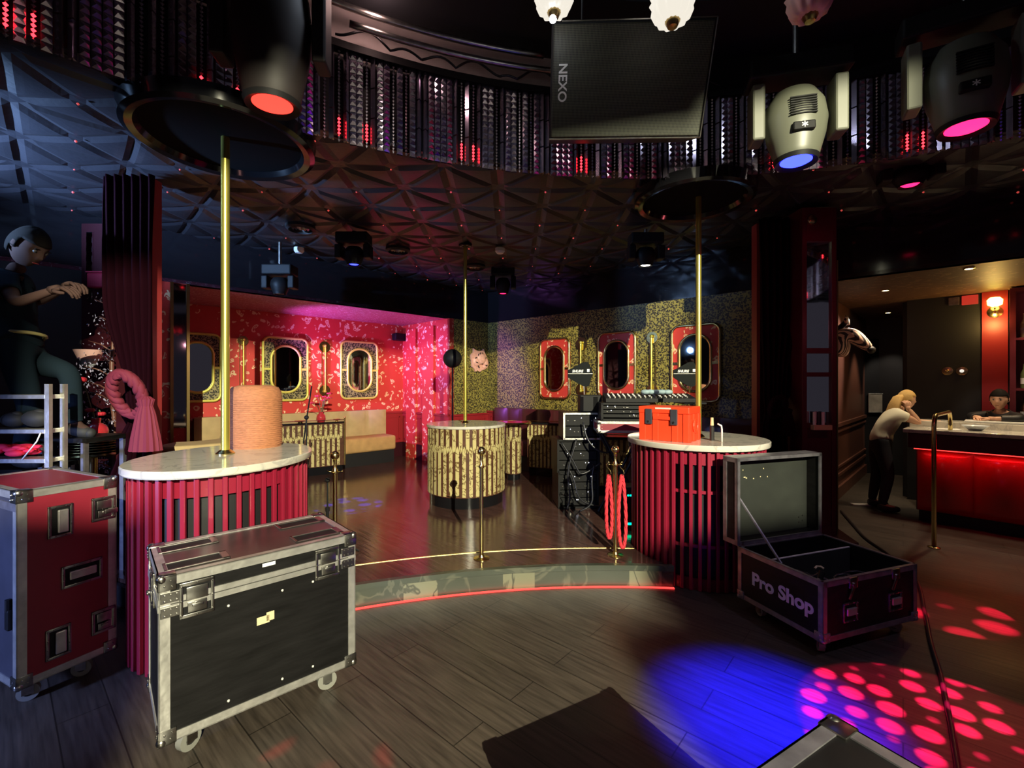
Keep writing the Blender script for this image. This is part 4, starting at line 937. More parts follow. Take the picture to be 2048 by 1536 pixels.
for k, (u, v_, lab) in enumerate(((.36, .08, 'round brass tray table-stand on the striped counter near the microphone stand'), (.90, .08, 'small brass dish at the right end of the striped counter'))):
    g = G('brass'); r = .075 if k == 0 else .045; g.lathe([(0, .02), (r, .02), (r+.01, .035), (r, .03), (0, .028)], 28); g.lathe([(0, 0), (r*.5, 0), (r*.4, .02), (0, .02)], 16); o = g.build('brass_dish', smooth=40); o.location = onC(u, v_); tag(o, lab, 'dish')
# hat-like black speaker on the banquette
g = G('head_black'); g.lathe([(0, 0), (.30, .0), (.31, .02), (.18, .05), (.15, .14), (.10, .18), (0, .19)], 28); o = g.build('black_hat', smooth=50); p = Vector((-4.48, 6.90)); o.location = (ray(410)*6.9, 6.9, 1.0); 
o.location = (-4.75, 7.02, .66); tag(o, 'black wide-brimmed hat lying on the left part of the beige banquette', 'hat')
# ball on a stand
t = thing('ball_stand', 'matt black ball on a thin black stand beside the middle pole', 'stand', (ray(905)*6.6, 6.6, ST)); zc = pz(717, 6.6)-ST
g = G('head_black'); g.sph((0, 0, zc), .138, 28, 18); g.build('ball', t, smooth=True)
g = G('black'); g.cyl((0, 0, .35), (0, 0, zc-.13), .012, n=10); g.cyl((0, 0, .25), (0, 0, .75), .018, n=10); g.build('pole', t)
for k in range(3): a = k*2.1+.4; g = G('black'); g.tube([(0, 0, .5), (.28*math.cos(a), .28*math.sin(a), .0)], .009, 6); g.build('leg', t)
# small black box speaker in the booth
q, w_, z0, z1 = wframe(B1, dBk, 783, 809, 668, 682)
g = G('head_black'); g.box(-w_/2, w_/2, -.16, -.005, z0, z1, .02); o = g.build('wall_speaker'); o.location = (q[0], q[1], 0); o.rotation_euler = (0, 0, PI/4); tag(o, 'small black loudspeaker high on the booth wall beside the violet lit wall', 'loudspeaker')
# ============================================================ on the podiums
t = thing('woven_drum', 'tan woven drum-shaped basket cover standing on the left podium behind the pole', 'basket', (-.57*3.40, 3.40, 1.13)); r = .18
g = G('straw'); prof = [(0, .0), (r*.98, .0), (r, .03), (r, .36), (r*.97, .41), (r*.86, .445), (r*.6, .46), (0, .463)]
g.lathe(prof, 48); g.build('shell', t, smooth=60)
g = G('straw')
for z in [.02+.0145*i for i in range(24)]: g.lathe([(r+.0002, z-.004), (r+.0030, z), (r+.0002, z+.004)], 40)
g.build('woven_ridges', t, smooth=60)
t = thing('toolbox', 'bright orange-red plastic toolbox with two black latches on the right podium', 'toolbox', (1.087, 3.838, 1.13), R(-38)); W, D, H = .41, .295, .283
g = G('toolbox'); g.box(0, W, 0, D, 0, H*.80, .008)
for u0, u1 in ((0, .055), (.115, .165), (.275, .325), (W-.045, W)): g.box(u0, u1, -.008, .01, .0, H*.80, .003)
for v0, v1 in ((0, .05), (.11, .18), (D-.05, D)): g.box(W-.01, W+.008, v0, v1, 0, H*.8, .003)
g.build('body', t)
g = G('toolbox'); g.box(-.006, W+.006, -.010, D+.006, H*.80, H, .008); g.box(.12, W-.12, -.016, 0, H*.62, H*.72, .004); g.build('lid', t)
for u in (.085, .295): g = G(['case_blue', 'steel']); g.box(u-.028, u+.028, -.022, -.004, H*.48, H*.93, .004); g.mi = 1; g.cyl((u, -.028, H*.56), (u, -.02, H*.56), .009, n=12); g.build('latch', t)
g = G('silver_label'); g.box(.14, .27, -.012, -.009, H*.93, H*.975); g.build('label', t)
g = G('toolbox'); g.M = Matrix.Translation((W+.008, D*.5, H*.45)) @ Matrix.Rotation(R(90), 4, 'Y')
g.tube([(.055*math.cos(a), .055*math.sin(a), 0) for a in [i*PI/8 for i in range(16)]], .008, 6, True); g.box(-.04, .04, -.006, .006, -.004, .006); g.build('side_grip', t)
t = thing('bottle_pump', 'small black dispenser with cream top beside the right pole', 'dispenser', (ray(1424)*3.75, 3.75, 1.13))
g = G('black'); g.cyl((0, 0, 0), (0, 0, .12), .018, n=14); g.build('body', t); g = G('label_yellow'); g.cyl((0, 0, .125), (0, 0, .19), .014, .011, n=12); g.build('cap', t)
g = G('white'); g.tube([(.035, -.05, 0), (.035, -.05, .10), (.03, -.05, .13), (.0, -.05, .145)], .007, 8); o = g.build('white_hook', smooth=True); o.location = (ray(1424)*3.75+.01, 3.72, 1.13); tag(o, 'thin white bent hook standing beside the black dispenser', 'hook')
# ============================================================ stanchions and ropes
def stanchion(px, Y, lab, hooks):
    t = thing('stanchion', lab, 'stanchion', (ray(px)*Y, Y, ST), 0, 'brass stanchions along the stage edge')
    g = G('brass'); g.lathe([(0, 0), (.065, 0), (.065, .006), (.025, .014), (.018, .03)], 28); g.build('base', t, smooth=40)
    g = G('brass'); g.cyl((0, 0, .02), (0, 0, .76), .0165, n=16); g.build('post', t, smooth=40)
    g = G('brass'); g.lathe([(.018, .74), (.026, .75), (.018, .77), (.011, .79), (.012, .83), (.016, .845), (.010, .85)], 20); g.sph((0, 0, .882), .034, 20, 12); g.build('finial', t, smooth=60)
    for a in (0, PI/2, PI, -PI/2): g = G('brass'); c_, s_ = math.cos(a), math.sin(a); g.tube([(c_*.015, s_*.015, .755), (c_*.05, s_*.05, .757), (c_*.06, s_*.06, .765)], .004, 6); g.build('rope_hook', t, smooth=True)
    return t
stanchion(670, 3.46, 'brass stanchion with ball top, leftmost, beside the black flight case', 0)
stanchion(963, 3.69, 'brass stanchion with ball top in front of the middle podium', 0)
stanchion(1231, 3.76, 'brass stanchion with ball top carrying the red ropes', 1)
def rope(x, y, zt, w_, l, lab, tw):
    t = thing('barrier_rope', lab, 'rope', (x, y, zt), 0, 'red barrier ropes')
    pts = []; n = 60
    for i in range(n+1):
        u = i/n; a = u*2*PI; pts.append((w_*math.sin(a)*(.35+.65*math.sin(u*PI)), tw*math.cos(a), -l*(1-math.cos(a))/2-.03))
    g = G('rope')
    for ph in (0, 2.09, 4.19):
        q = []
        for i, p in enumerate(pts): b = i*.9+ph; q.append((p[0]+.007*math.cos(b), p[1]+.007*math.sin(b), p[2]))
        g.tube(q, .0095, 6)
    g.build('braid', t, smooth=True)
    g = G('brass'); g.tube([(.0, 0, -.03), (.018, 0, -.01), (.005, 0, .02), (-.012, 0, .035), (-.022, 0, .06), (-.005, 0, .085), (.01, 0, .078)], .0045, 6); g.build('snap_hook', t, smooth=True)
    return t
xx = ray(1231)*3.76
rope(xx-.055, 3.755, .865, .028, .52, 'red braided rope hanging doubled on the left side of its brass stanchion', .012)
rope(xx+.055, 3.755, .865, .036, .60, 'red braided rope hanging doubled on the right side of its brass stanchion', .012)
# microphone stands
def mic_stand(x, y, zt, lab, boom=None):
    t = thing('microphone_stand', lab, 'microphone stand', (x, y, ST)); h = zt-ST
    g = G('head_black'); g.cyl((0, 0, .06), (0, 0, h*.62), .012, n=10); g.cyl((0, 0, h*.6), (0, 0, h), .007, n=8); g.cyl((0, 0, h*.59), (0, 0, h*.64), .018, n=10); g.build('tube', t)
    for k in range(3): a = k*2.094+.3; g = G('head_black'); g.tube([(0, 0, .18), (.25*math.cos(a), .25*math.sin(a), .012)], .008, 6); g.build('leg', t)
    if boom: g = G('head_black'); g.tube([(-boom*.3, 0, h-.25), (0, 0, h-.02), (boom*.5, 0, h+.3)], .007, 6); g.build('boom_arm', t)
    g = G('head_black'); g.sph((0, 0, h), .022, 10, 8); g.build('clutch', t)
    return t
mic_stand(ray(613)*4.3, 4.3, pz(835, 4.3), 'black microphone stand with raised boom behind the left podium', .10)
mic_stand(ray(655)*3.75, 3.75, .80, 'short black microphone stand beside the leftmost stanchion')
# ============================================================ equipment behind the toolbox
def rack(name, lab, px0, px1, y0, y1, Y, depth, rows, seed, frame='head_black', rz=0, cat='equipment rack', zfix=None):
    x0, x1 = ray(px0)*Y, ray(px1)*Y; z1, z0 = pz(y0, Y), pz(y1, Y)
    if zfix is not None: z0 = zfix
    W, H = x1-x0, z1-z0; t = thing(name, lab, cat, (x0, Y, z0), R(rz)); rnd = random.Random(seed)
    g = G('case_black'); g.box(0, .015, 0, depth, 0, H); g.box(W-.015, W, 0, depth, 0, H); g.box(.015, W-.015, 0, depth, 0, .015); g.box(.015, W-.015, 0, depth, H-.015, H); g.box(.015, W-.015, depth-.015, depth, .015, H-.015); g.build('body', t)
    g = G(frame)
    for a in ((-.004, .018, 0, H), (W-.018, W+.004, 0, H)): g.box(a[0], a[1], -.006, .004, a[2], a[3])
    for a in ((0, .016), (H-.016, H)): g.box(0, W, -.006, .004, a[0]-.002, a[1]+.002)
    g.build('edge_trim', t)
    hh = (H-.05)/rows
    for k in range(rows):
        z = .025+k*hh; g = G(['head_black', 'steel', 'e_led']); g.box(.022, W-.022, .03, depth*.8, z+.004, z+hh-.006, .003)
        g.mi = 1
        for m in range(4): u = rnd.uniform(.05, W-.05); g.cyl((u, .018, z+hh*.5), (u, .03, z+hh*.5), min(.006, hh*.18), n=8)
        g.mi = 2
        for m in range(2): u = rnd.uniform(.06, W-.06); g.box(u, u+.006, .026, .031, z+hh*.7, z+hh*.7+.005)
        g.build('rack_unit', t)
    return t
rack('equipment_rack', 'lower black equipment rack standing on the stage, bottom of its stack', 1117, 1198, 946, 1008, 5.15, .45, 4, 1, rz=4, zfix=ST+.004)
zl = pz(946, 5.15)
rack('equipment_rack', 'upper black equipment rack with cables, below the open metal-edged case', 1115, 1200, 880, 945, 5.15, .45, 3, 2, rz=4, zfix=zl+.006)
z2 = pz(880, 5.15)
rack('open_rack_case', 'open metal-edged rack case on top of the black racks', 1127, 1203, 826, 878, 5.13, .42, 2, 3, 'alu', 2, zfix=z2+.006)
z3 = pz(826, 5.13)
x0 = ray(1162)*5.1; g = G('head_black'); g.M = Matrix.Rotation(R(0), 4, 'Z'); g.box(0, .25, 0, .22, 0, .20, .01); g.prism([(.0, -.01), (.20, -.01), (.14, -.05), (.03, -.05)], .02, .18)
o = g.build('black_monitor'); o.location = (x0, 5.16, z3+.003); tag(o, 'black box monitor standing on the open rack case', 'monitor')
t = thing('keyboard_case', 'long low flight case with pink-red side and metal edges beside the toolbox', 'flight case', (ray(1196)*4.75, 4.75, pz(865, 4.75)), R(-4)); W, D, H = .62, .40, .115
g = G('case_red'); g.box(0, W, 0, D, 0, H); g.build('body', t); g = G('alu'); trim_edges(g, W, D, 0, H, .022); g.build('edge_trim', t)
for x, sx in ((0, 1), (W, -1)):
    for z, sz in ((0, 1), (H, -1)): corner(t, x, 0, z, sx, 1, sz, 'steel', .03)
zk = pz(865, 4.75)
t = thing('folding_stand', 'black folding stand under the low red flight case', 'stand', (ray(1200)*4.75, 4.85, ST)); h = zk-ST-.018
for s_ in (0, 1): g = G('head_black'); g.tube([(0.04+s_*.48, 0, 0), (.52-s_*.48, 0, h)], .016, 8); g.tube([(0.04+s_*.48, .2, 0), (.52-s_*.48, .2, h)], .016, 8); g.build('crossed_leg', t)
g = G('steel'); g.cyl((.28, -.02, h/2), (.28, .22, h/2), .014, n=10); g.build('pivot', t)
rack('mixing_rack', 'black open rack of audio units on the low red flight case', 1203, 1297, 806, 843, 4.78, .34, 3, 5, 'head_black', -4, zfix=zk+.125)
zt = pz(806, 4.78)
t = thing('mixing_console', 'black mixing console with faders lying behind the toolbox', 'mixing console', (ray(1212)*4.84, 4.84, zt+.006), R(-4)); W, D = .95, .30
g = G('head_black'); a = [g.v(p) for p in ((0, 0, 0), (W, 0, 0), (W, D, 0), (0, D, 0), (0, 0, .04), (W, 0, .04), (W, D, .09), (0, D, .09))]
for q in ((0, 3, 2, 1), (4, 5, 6, 7), (0, 1, 5, 4), (1, 2, 6, 5), (2, 3, 7, 6), (3, 0, 4, 7)): g.f([a[i] for i in q])
g.build('body', t)
g = G(['white', 'steel'])
for i in range(16):
    for j in range(3): g.cyl((.05+i*.055, .12+j*.05, .058+j*.0085), (.05+i*.055, .12+j*.05, .072+j*.0085), .008, n=8)
    g.mi = 1; g.box(.045+i*.055, .055+i*.055, .04+.01*(i % 4), .055+.01*(i % 4), .045, .062); g.mi = 0
g.build('knobs_and_faders', t)
g = G('head_black'); g.box(-.05, 1.05, 0, .35, 0, .02); o = g.build('console_shelf'); x_, y_ = ray(1297)*4.78+.05, 4.86
bpy.data.objects.remove(o)
t = thing('keyboard_stand', 'black stand holding up the right end of the mixing console', 'stand', (ray(1385)*4.9, 4.92, ST)); h = zt-ST
g = G('head_black'); g.tube([(-.2, 0, 0), (.0, 0, h)], .014, 8); g.tube([(.2, 0, 0), (0, 0, h)], .014, 8); g.box(-.12, .12, -.1, .1, h-.015, h+.002); g.build('frame', t)
g = G('case_blue'); 
for i in range(5): g.sph((.06*i, .02*math.sin(i), .03), .055, 10, 6, (1, .9, .5))
o = g.build('cloth_bundle', smooth=True); o.location = (ray(1290)*4.95, 4.93, zt+.085); tag(o, 'pale blue cloth bundle lying on the mixing console', 'cloth')
bpy.data.objects[o.name].data.materials[0] = mat('cloth_blue', (.28,.38,.42), .85, var=.3, vs=12)
mat('antenna_black', (.010,.012,.012), .7, spec=.1)
def antenna(px, py, Y, zstand, lab, sc_=1.0, foot=None):
    t = thing('paddle_antenna', lab, 'antenna', (ray(px)*Y, Y, pz(py, Y)), R(-4))
    s = .0061*.9*sc_*Y/5.0
    o_ = [(-25.5, -7), (-25.5, 7), (-16, 11), (4, 22.5), (15, 23.5), (22, 10), (25, 0), (22, -8), (18, -24), (13, -27), (4, -25), (-16, -14), (-24, -9)]
    g = G('antenna_black'); g.M = RX; g.prism([(x*s, z*s) for x, z in o_], -.006, .006); g.build('board', t)
    g = G('steel'); g.box(-25*s, 24*s, -.009, -.006, -1*s, .3*s); g.build('boom_strip', t)
    textmesh('SHURE', 7.2*s, 'white', t, Matrix.Translation((-6*s, -.0075, 4.5*s)) @ RX, bold=.0016, italic=.2)
    g = G('white'); g.box(13*s, 18*s, -.0075, -.006, 3*s, 9*s); g.build('sticker', t)
    g = G('brass_dark'); g.cyl((8*s, .012, -26*s), (8*s, .012, -(pz(py, Y)-zstand)), .010, n=8); g.cyl((8*s, .012, -30*s), (8*s, .012, -10*s), .014, n=8); g.build('mounting_rod', t)
    return t
antenna(1161, 747, 5.22, z3+.01, 'black paddle antenna on the left, above the open rack case')
antenna(1372, 747, 5.02, zt+.10, 'black paddle antenna on the right, partly hidden behind the right brass pole', 1.0)
# green lit device on the stage behind the ropes
g = G(['head_black', 'e_green']); g.box(-.09, .09, 0, .2, 0, .42, .01); g.mi = 1
for k in range(3): g.box(-.035+k*.025, -.02+k*.025, -.004, .001, .33, .345)
g.box(-.04, .05, -.004, .001, .05, .07)
o = g.build('power_unit'); o.location = (ray(1262)*4.4, 4.4, ST+.003); tag(o, 'black power unit with green lit display beside the right podium', 'power unit')
# ============================================================ curtains and columns
def curtain(name, lab, Y, rows, folds, m='curtain', amp=.035):
    t = thing(name, lab, 'curtain', (rows[0][1], Y, 0)); X0 = rows[0][1]; g = G(m); g.sm = True; n = folds*8; grid = []
    def interp(z):
        for a, b in zip(rows, rows[1:]):
            if a[0] >= z >= b[0]:
                k = (a[0]-z)/(a[0]-b[0]); k = k*k*(3-2*k); return [a[i]+(b[i]-a[i])*k for i in range(3)]
        return rows[-1]
    z = rows[0][0]; zs = [rows[0][0]+(rows[-1][0]-rows[0][0])*i/40 for i in range(41)]
    for z in zs:
        _, xc, hw = interp(z); grid.append([g.v((xc-X0+hw*(2*i/n-1), amp*math.sin(2*PI*folds*i/n+.6*math.sin(z*2))*(1 if hw > .1 else 1.3), z)) for i in range(n+1)])
    for A_, B_ in zip(grid, grid[1:]):
        for i in range(n): g.f([A_[i], A_[i+1], B_[i+1], B_[i]])
    g.build('drape', t, solid=.006); return t
tL = curtain('curtain', 'dark red curtain tied back at the left column', 3.50, [(3.22, -2.98, .20), (2.3, -2.98, .19), (1.50, -2.90, .10), (1.36, -2.88, .06), (1.22, -2.92, .10), (.6, -3.05, .16), (.02, -3.08, .17)], 6)
tR = curtain('curtain', 'dark red curtain tied back at the right column', 4.45, [(3.24, 2.66, .21), (2.4, 2.66, .20), (1.5, 2.62, .12), (1.32, 2.58, .06), (1.15, 2.60, .11), (.2, 2.62, .16)], 6)
for t_, x, y, z, sc_, lab in ((tL, -2.74, 3.40, 1.45, 1.2, 'big red rope tieback and tassel on the left curtain'), (tR, 2.58, 4.36, 1.33, .8, 'red rope tieback and tassel on the right curtain')):
    t = thing('curtain_tieback', lab, 'tieback', (x, y, z))
    g = G('tassel' if sc_ > 1 else 'curtain')
    for ph in (0, 2.1, 4.2):
        g.tube([((-.06+.085*math.cos(a)+.016*math.cos(6*a+ph))*sc_, (-.09-.05*math.sin(a))*sc_, (.06+.12*math.sin(a)+.016*math.sin(6*a+ph))*sc_) for a in [i*PI/24 for i in range(48)]], .024*sc_, 6, True)
    g.build('rope_band', t, smooth=True)
    g = G('tassel' if sc_ > 1 else 'curtain'); n = 30; top = []; bot = []
    prof = [(.02, .05), (.045, .03), (.035, -.01), (.05, -.06), (.075, -.2), (.085, -.28)]; rings = []
    for r, z_ in prof: rings.append([g.v(((.06+r*(1+.12*(i % 2))*math.cos(2*PI*i/n))*sc_, (-.10+r*.7*(1+.12*(i % 2))*math.sin(2*PI*i/n))*sc_, z_*sc_)) for i in range(n)])
    for A_, B_ in zip(rings, rings[1:]):
        for i in range(n): g.f([A_[i], A_[(i+1) % n], B_[(i+1) % n], B_[i]])
    g.build('tassel', t)
# left portal column: dark red board with lighter edge
t = thing('portal_frame', 'dark red upright board with orange edge behind the left curtain', 'column', (-3.0, 3.66, ST))
g = G('dark_red'); g.box(-.22, .06, 0, .06, 0, ZC-ST-.03); g.build('board', t)
g = G('curtain_edge'); g.box(.06, .09, -.02, .08, 0, ZC-ST-.03); g.build('edge_strip', t)
t = thing('portal_frame', 'dark red upright board with orange edge beside the right curtain', 'column', (2.58, 4.70, ST))
g = G('dark_red'); g.box(0, .40, 0, .06, 0, ZC-ST-.03); g.build('board', t)
g = G('curtain_edge'); g.box(-.035, .0, -.02, .08, 0, ZC-ST-.03); g.build('edge_strip', t)
# mirrored column, right
t = thing('mirrored_column', 'tall red framed column with mirror panels beside the right curtain', 'column', (2.745, 4.26, ST)); W = .325; Hc = ZC-ST-.03
g = G('column_red'); g.box(.0, W, .03, .32, 0, Hc)
for a, b in ((0, .045), (W-.045, W)): g.box(a, b, -.005, .03, 0, Hc, .004)
for z0, z1 in ((0, .08), (1.02, 1.06), (1.50, 1.54), (1.72, 1.77), (2.95-ST, Hc)): g.box(.045, W-.045, -.004, .03, z0, z1)
g.box(.045, W-.045, .005, .03, .08, 1.02); g.build('frame', t)
for z0, z1 in ((1.06, 1.50), (1.54, 1.72), (1.77, 2.95-ST)): g = G('mirror'); g.box(.045, W-.045, .018, .028, z0, z1); g.build('mirror_panel', t)
g = G('brass_dark'); g.box(W, W+.012, -.008, .004, 0, 2.6); g.build('metal_edge', t)
g = G('brass'); g.lathe([(.0, 0), (.045, 0), (.045, .012), (.03, .02), (0, .02)], 20); o = g.build('rosette', t, smooth=40); o.location = (.09, -.004, 2.98); o.rotation_euler = (R(90), 0, 0)
g = G(['label_yellow', 'white', 'case_blue']); g.box(0, .17, 0, .05, 0, .045)
o = g.build('small_shelf'); o.location = (2.82, 4.20, 1.17); tag(o, 'small lit ledge on the front of the mirrored column', 'shelf')
for k in range(4): g = G('white' if k % 2 == 0 else 'case_blue'); g.cyl((0, 0, 0), (0, 0, .12), .014, n=12); o = g.build('small_bottle'); o.location = (2.842+k*.04, 4.228, 1.216); tag(o, ['leftmost white', 'second, dark blue', 'third, white', 'rightmost dark blue'][k]+' slim bottle on the ledge of the mirrored column', 'bottle', 'slim bottles on the column ledge')

# cables draped over the racks
rnd = random.Random(21)
for k, (a, b, sag, lab) in enumerate((((.56, 5.10, z2-.02), (.98, 5.08, z2-.25), .22, 'upper left to right'), ((.62, 5.09, zl+.05), (.95, 5.07, ST+.05), .10, 'over the lowest rack'), ((.70, 5.08, z2+.02), (.60, 5.05, ST+.02), .05, 'hanging straight down to the stage'), ((.80, 5.07, z3-.10), (1.12, 4.98, z2-.05), .18, 'from the metal-edged case'), ((.95, 5.06, zl+.1), (.78, 5.0, ST+.015), .12, 'lowest loop'))):
    g = G('cable'); pts = []
    for i in range(25):
        u = i/24; pts.append((a[0]+(b[0]-a[0])*u+.03*math.sin(u*7+k), a[1]+(b[1]-a[1])*u-.03*math.sin(PI*u), max(ST+.012, a[2]+(b[2]-a[2])*u-sag*math.sin(PI*u))))
    g.tube(pts, .010, 7); tag(g.build('rack_cable', smooth=True), 'black cable draped over the equipment racks, '+lab, 'cable', 'cables on the equipment racks')
# ============================================================ bar
BP = Vector((4.66, 5.26)); Bd = Vector((.675, -.738)); Bn = Vector((.738, .675)); aB = math.atan2(Bd.y, Bd.x); LB = 3.0
t = thing('bar_counter', 'red bar with bulging upholstered front panels and pale marble top at the right', 'bar', (BP.x, BP.y, 0), aB)
g = G('black'); g.box(.06, LB, .12, .72, 0, .13); g.build('plinth', t)
g = G('red_dark'); g.box(.04, LB, .09, .76, .13, .86); g.build('carcass', t)
for k in range(6):
    g = G('bar_red'); g.sm = True; w_ = .46; u0 = .05+k*w_; n = 14; rows = []
    for z, o_ in ((.13, .0), (.15, .6), (.22, 1), (.7, 1), (.83, .7), (.86, 0)):
        rows.append([g.v((u0+w_*i/n, .088-.075*o_*math.sin(PI*i/n)**.6, z)) for i in range(n+1)])
    for A_, B_ in zip(rows, rows[1:]):
        for i in range(n): g.f([A_[i], A_[i+1], B_[i+1], B_[i]])
    g.build('bulging_panel', t)
g = G('column_red'); g.box(-.02, LB, -.05, .80, .86, 1.035, .01); g.build('fascia', t)
g = G('e_strip'); g.box(.03, LB, -.03, -.015, .848, .856); g.build('light_strip', t)
g = G('marble_white'); g.box(-.06, LB, -.09, .45, 1.037, 1.08, .006); g.build('marble_top', t)
g = G('marble_white'); g.box(-.06, LB, .45, .84, 1.037, 1.15, .006); g.build('raised_ledge', t)
p = BP+Bd*1.5-Bn*.035; la = light('AREA', (p.x, p.y, .844), (1, .012, .02), 3.0, size=2.8, sizey=.02); la.rotation_euler = Euler((R(-10), 0, aB))
def onB(u, v_, z): p = BP+Bd*u+Bn*v_; return (p.x, p.y, z)
g = G('brass'); p0 = Vector((4.126, 4.40)); p1 = Vector((4.90, 5.03)); e_ = (p1-p0)
pts = [(0, 0, 0), (0, 0, 1.15)]+[(e_.x*.10*(1-math.cos(a)), e_.y*.10*(1-math.cos(a)), 1.15+.14*math.sin(a)) for a in [PI/2*i/6 for i in range(1, 7)]]
pts += [(e_.x*.9, e_.y*.9, 1.29)]+[(e_.x*(.9+.10*math.sin(a)), e_.y*(.9+.10*math.sin(a)), 1.15+.14*math.cos(a)) for a in [PI/2*i/6 for i in range(1, 7)]]+[(e_.x, e_.y, 1.085)]
g.tube(pts, .019, 12); g.lathe([(0, 0), (.05, 0), (.05, .006), (.02, .012)], 20); o = g.build('hand_rail', smooth=True); o.location = (p0.x, p0.y, 0); tag(o, 'tall bent metal rail rising from the floor and hooking over to the bar top', 'rail')
g = G('plastic_clear'); g.lathe([(0, 0), (.05, 0), (.11, .05), (.115, .055), (.105, .052), (.05, .006)], 24); o = g.build('glass_bowl', smooth=50); o.location = onB(.52, .22, 1.082); tag(o, 'clear glass bowl on the bar beside the bent rail', 'bowl')
g = G('white'); g.box(-.13, .13, -.09, .09, 0, .004); o = g.build('menu_sheet'); o.location = onB(.28, .15, 1.082); o.rotation_euler = (0, 0, aB+.3); tag(o, 'flat pale menu sheet lying on the bar near the leaning woman', 'menu')
g = G('silver_label'); g.box(-.30, .30, -.13, .13, 0, .02, .006); o = g.build('service_tray'); o.location = onB(.72, .60, 1.152); o.rotation_euler = (0, 0, aB); tag(o, 'flat silver tray on the raised ledge before the bartender', 'tray')
# bar back wall fittings
aW = math.atan2(BWd.y, BWd.x)
def onW(px, y, off=.0): s_ = on_line(px, BW0, BWd); p = BW0+BWd*s_; z = pz(y, p.y); q = p-Vector((-BWd.y, BWd.x))*off; return Vector((q.x, q.y, z))
t = thing('wall_sconce', 'lit yellow wall lamp with round brass plate on the red pilaster behind the bar', 'wall lamp', onW(1990, 625, .04), aW)
g = G('brass'); g.M = Matrix.Rotation(R(90), 4, 'X'); g.lathe([(0, 0), (.07, 0), (.07, .012), (.03, .03), (0, .03)], 28); g.build('round_plate', t, smooth=40)
g = G('brass'); g.tube([(0, -.02, 0), (0, -.08, -.01), (.0, -.10, .03), (0, -.10, .06)], .009, 8); g.build('arm', t, smooth=True)
g = G('e_sconce'); g.lathe([(.03, .06), (.065, .08), (.07, .14), (.045, .17), (0, .175)], 20, (0, -.10, 0)); g.build('glass_shade', t, smooth=50)
q = onW(1940, 600, .0); g = G(['e_exit', 'white']); g.box(-.075, .075, -.02, 0, -.06, .06, .004); o = g.build('lit_sign'); o.location = q; o.rotation_euler = (0, 0, aW); tag(o, 'small red lit sign high on the black wall left of the red pilaster', 'sign')
q = onW(1908, 603, .0); g = G('steel'); g.box(-.05, .05, -.03, 0, -.05, .05, .004); o = g.build('wall_box'); o.location = q; o.rotation_euler = (0, 0, aW); tag(o, 'small grey box on the black wall left of the red lit sign', 'wall box')
for px, lab in ((1924, 'small dimly lit round wall lamp on the black wall behind the bar, rightmost of two'), (1895, 'small unlit round wall lamp on the black wall behind the bar')):
    q = onW(px, 742, .0); g = G(['brass', 'e_globe']); g.M = Matrix.Rotation(R(90), 4, 'X'); g.lathe([(0, 0), (.06, 0), (.055, .02), (0, .03)], 20); g.mi = 1 if px == 1924 else 0; g.sph((.0, 0, .04), .022, 10, 8)
    o = g.build('round_wall_lamp', smooth=40); o.location = q; o.rotation_euler = (0, 0, aW); tag(o, lab, 'wall lamp')
s_a = on_line(2019, BW0, BWd); p = BW0+BWd*s_a; t = thing('bottle_shelf', 'dark red back bar shelving with rounded frame behind the bartender', 'shelf', (p.x, p.y, 0), aW); Ls = 1.7
g = G('red_dark'); g.box(0, .05, -.28, -.01, 0, ZS-.02); g.box(Ls-.05, Ls, -.28, -.01, 0, ZS-.02); g.box(.05, Ls-.05, -.03, -.01, 0, ZS-.02); g.box(.05, Ls-.05, -.28, -.03, 2.70, ZS-.02); g.build('cabinet', t)
zz = (1.15, 1.55, 2.15)
for z in zz: g = G('red_dark'); g.box(.05, Ls-.05, -.27, -.03, z-.03, z); g.build('shelf_board', t)
light('POINT', tuple((BW0+BWd*(s_a+.4)-Vector((-BWd.y, BWd.x))*.22).to_3d()+Vector((0, 0, 2.6))), (1, .8, .55), 1.2, size=.03)
bcol = [('brass', 'amber'), ('white', 'pale'), ('leaf', 'green'), ('red_dark', 'dark red'), ('label_yellow', 'yellow')]
words = ['first', 'second', 'third', 'fourth', 'fifth']
for si, z in enumerate(zz):
    for k in range(4):
        c_, cn = bcol[(k+si*2) % 5]; g = G([c_, 'white']); r = .034; g.lathe([(0, 0), (r, 0), (r, .17), (.013, .23), (.013, .29), (0, .29)], 14); g.mi = 1; g.lathe([(r+.001, .05), (r+.001, .12)], 14)
        u = .12+k*.10; q = p+BWd*u-Vector((-BWd.y, BWd.x))*.14; o = g.build('liquor_bottle', smooth=40); o.location = (q.x, q.y, z+.001)
        tag(o, '%s bottle, %s from the red pilaster on the %s shelf behind the bar' % (cn, words[k], ['lowest', 'middle', 'top'][si]), 'bottle', 'bottles on the back bar shelves')
for px, y, lab in ((1938, 535, 'small round ceiling downlight nearest to the bar'), (1771, 579, 'small round ceiling downlight above the corridor entrance'), (1776, 624, 'small round ceiling downlight deepest in the corridor'), (1640, 0, '')):
    if not lab: continue
    Y = FPX*(ZS-EYE)/(768-y); t = thing('downlight', lab, 'ceiling light', (ray(px)*Y, Y, ZS-.012), 0, 'downlights in the bar ceiling')
    g = G('brass'); g.lathe([(.045, .012), (.045, 0), (.033, -.004), (.033, .012)], 20); g.build('trim_ring', t, smooth=30); g = G('e_white'); g.lathe([(0, .002), (.032, .002)], 20); g.build('lamp_face', t)
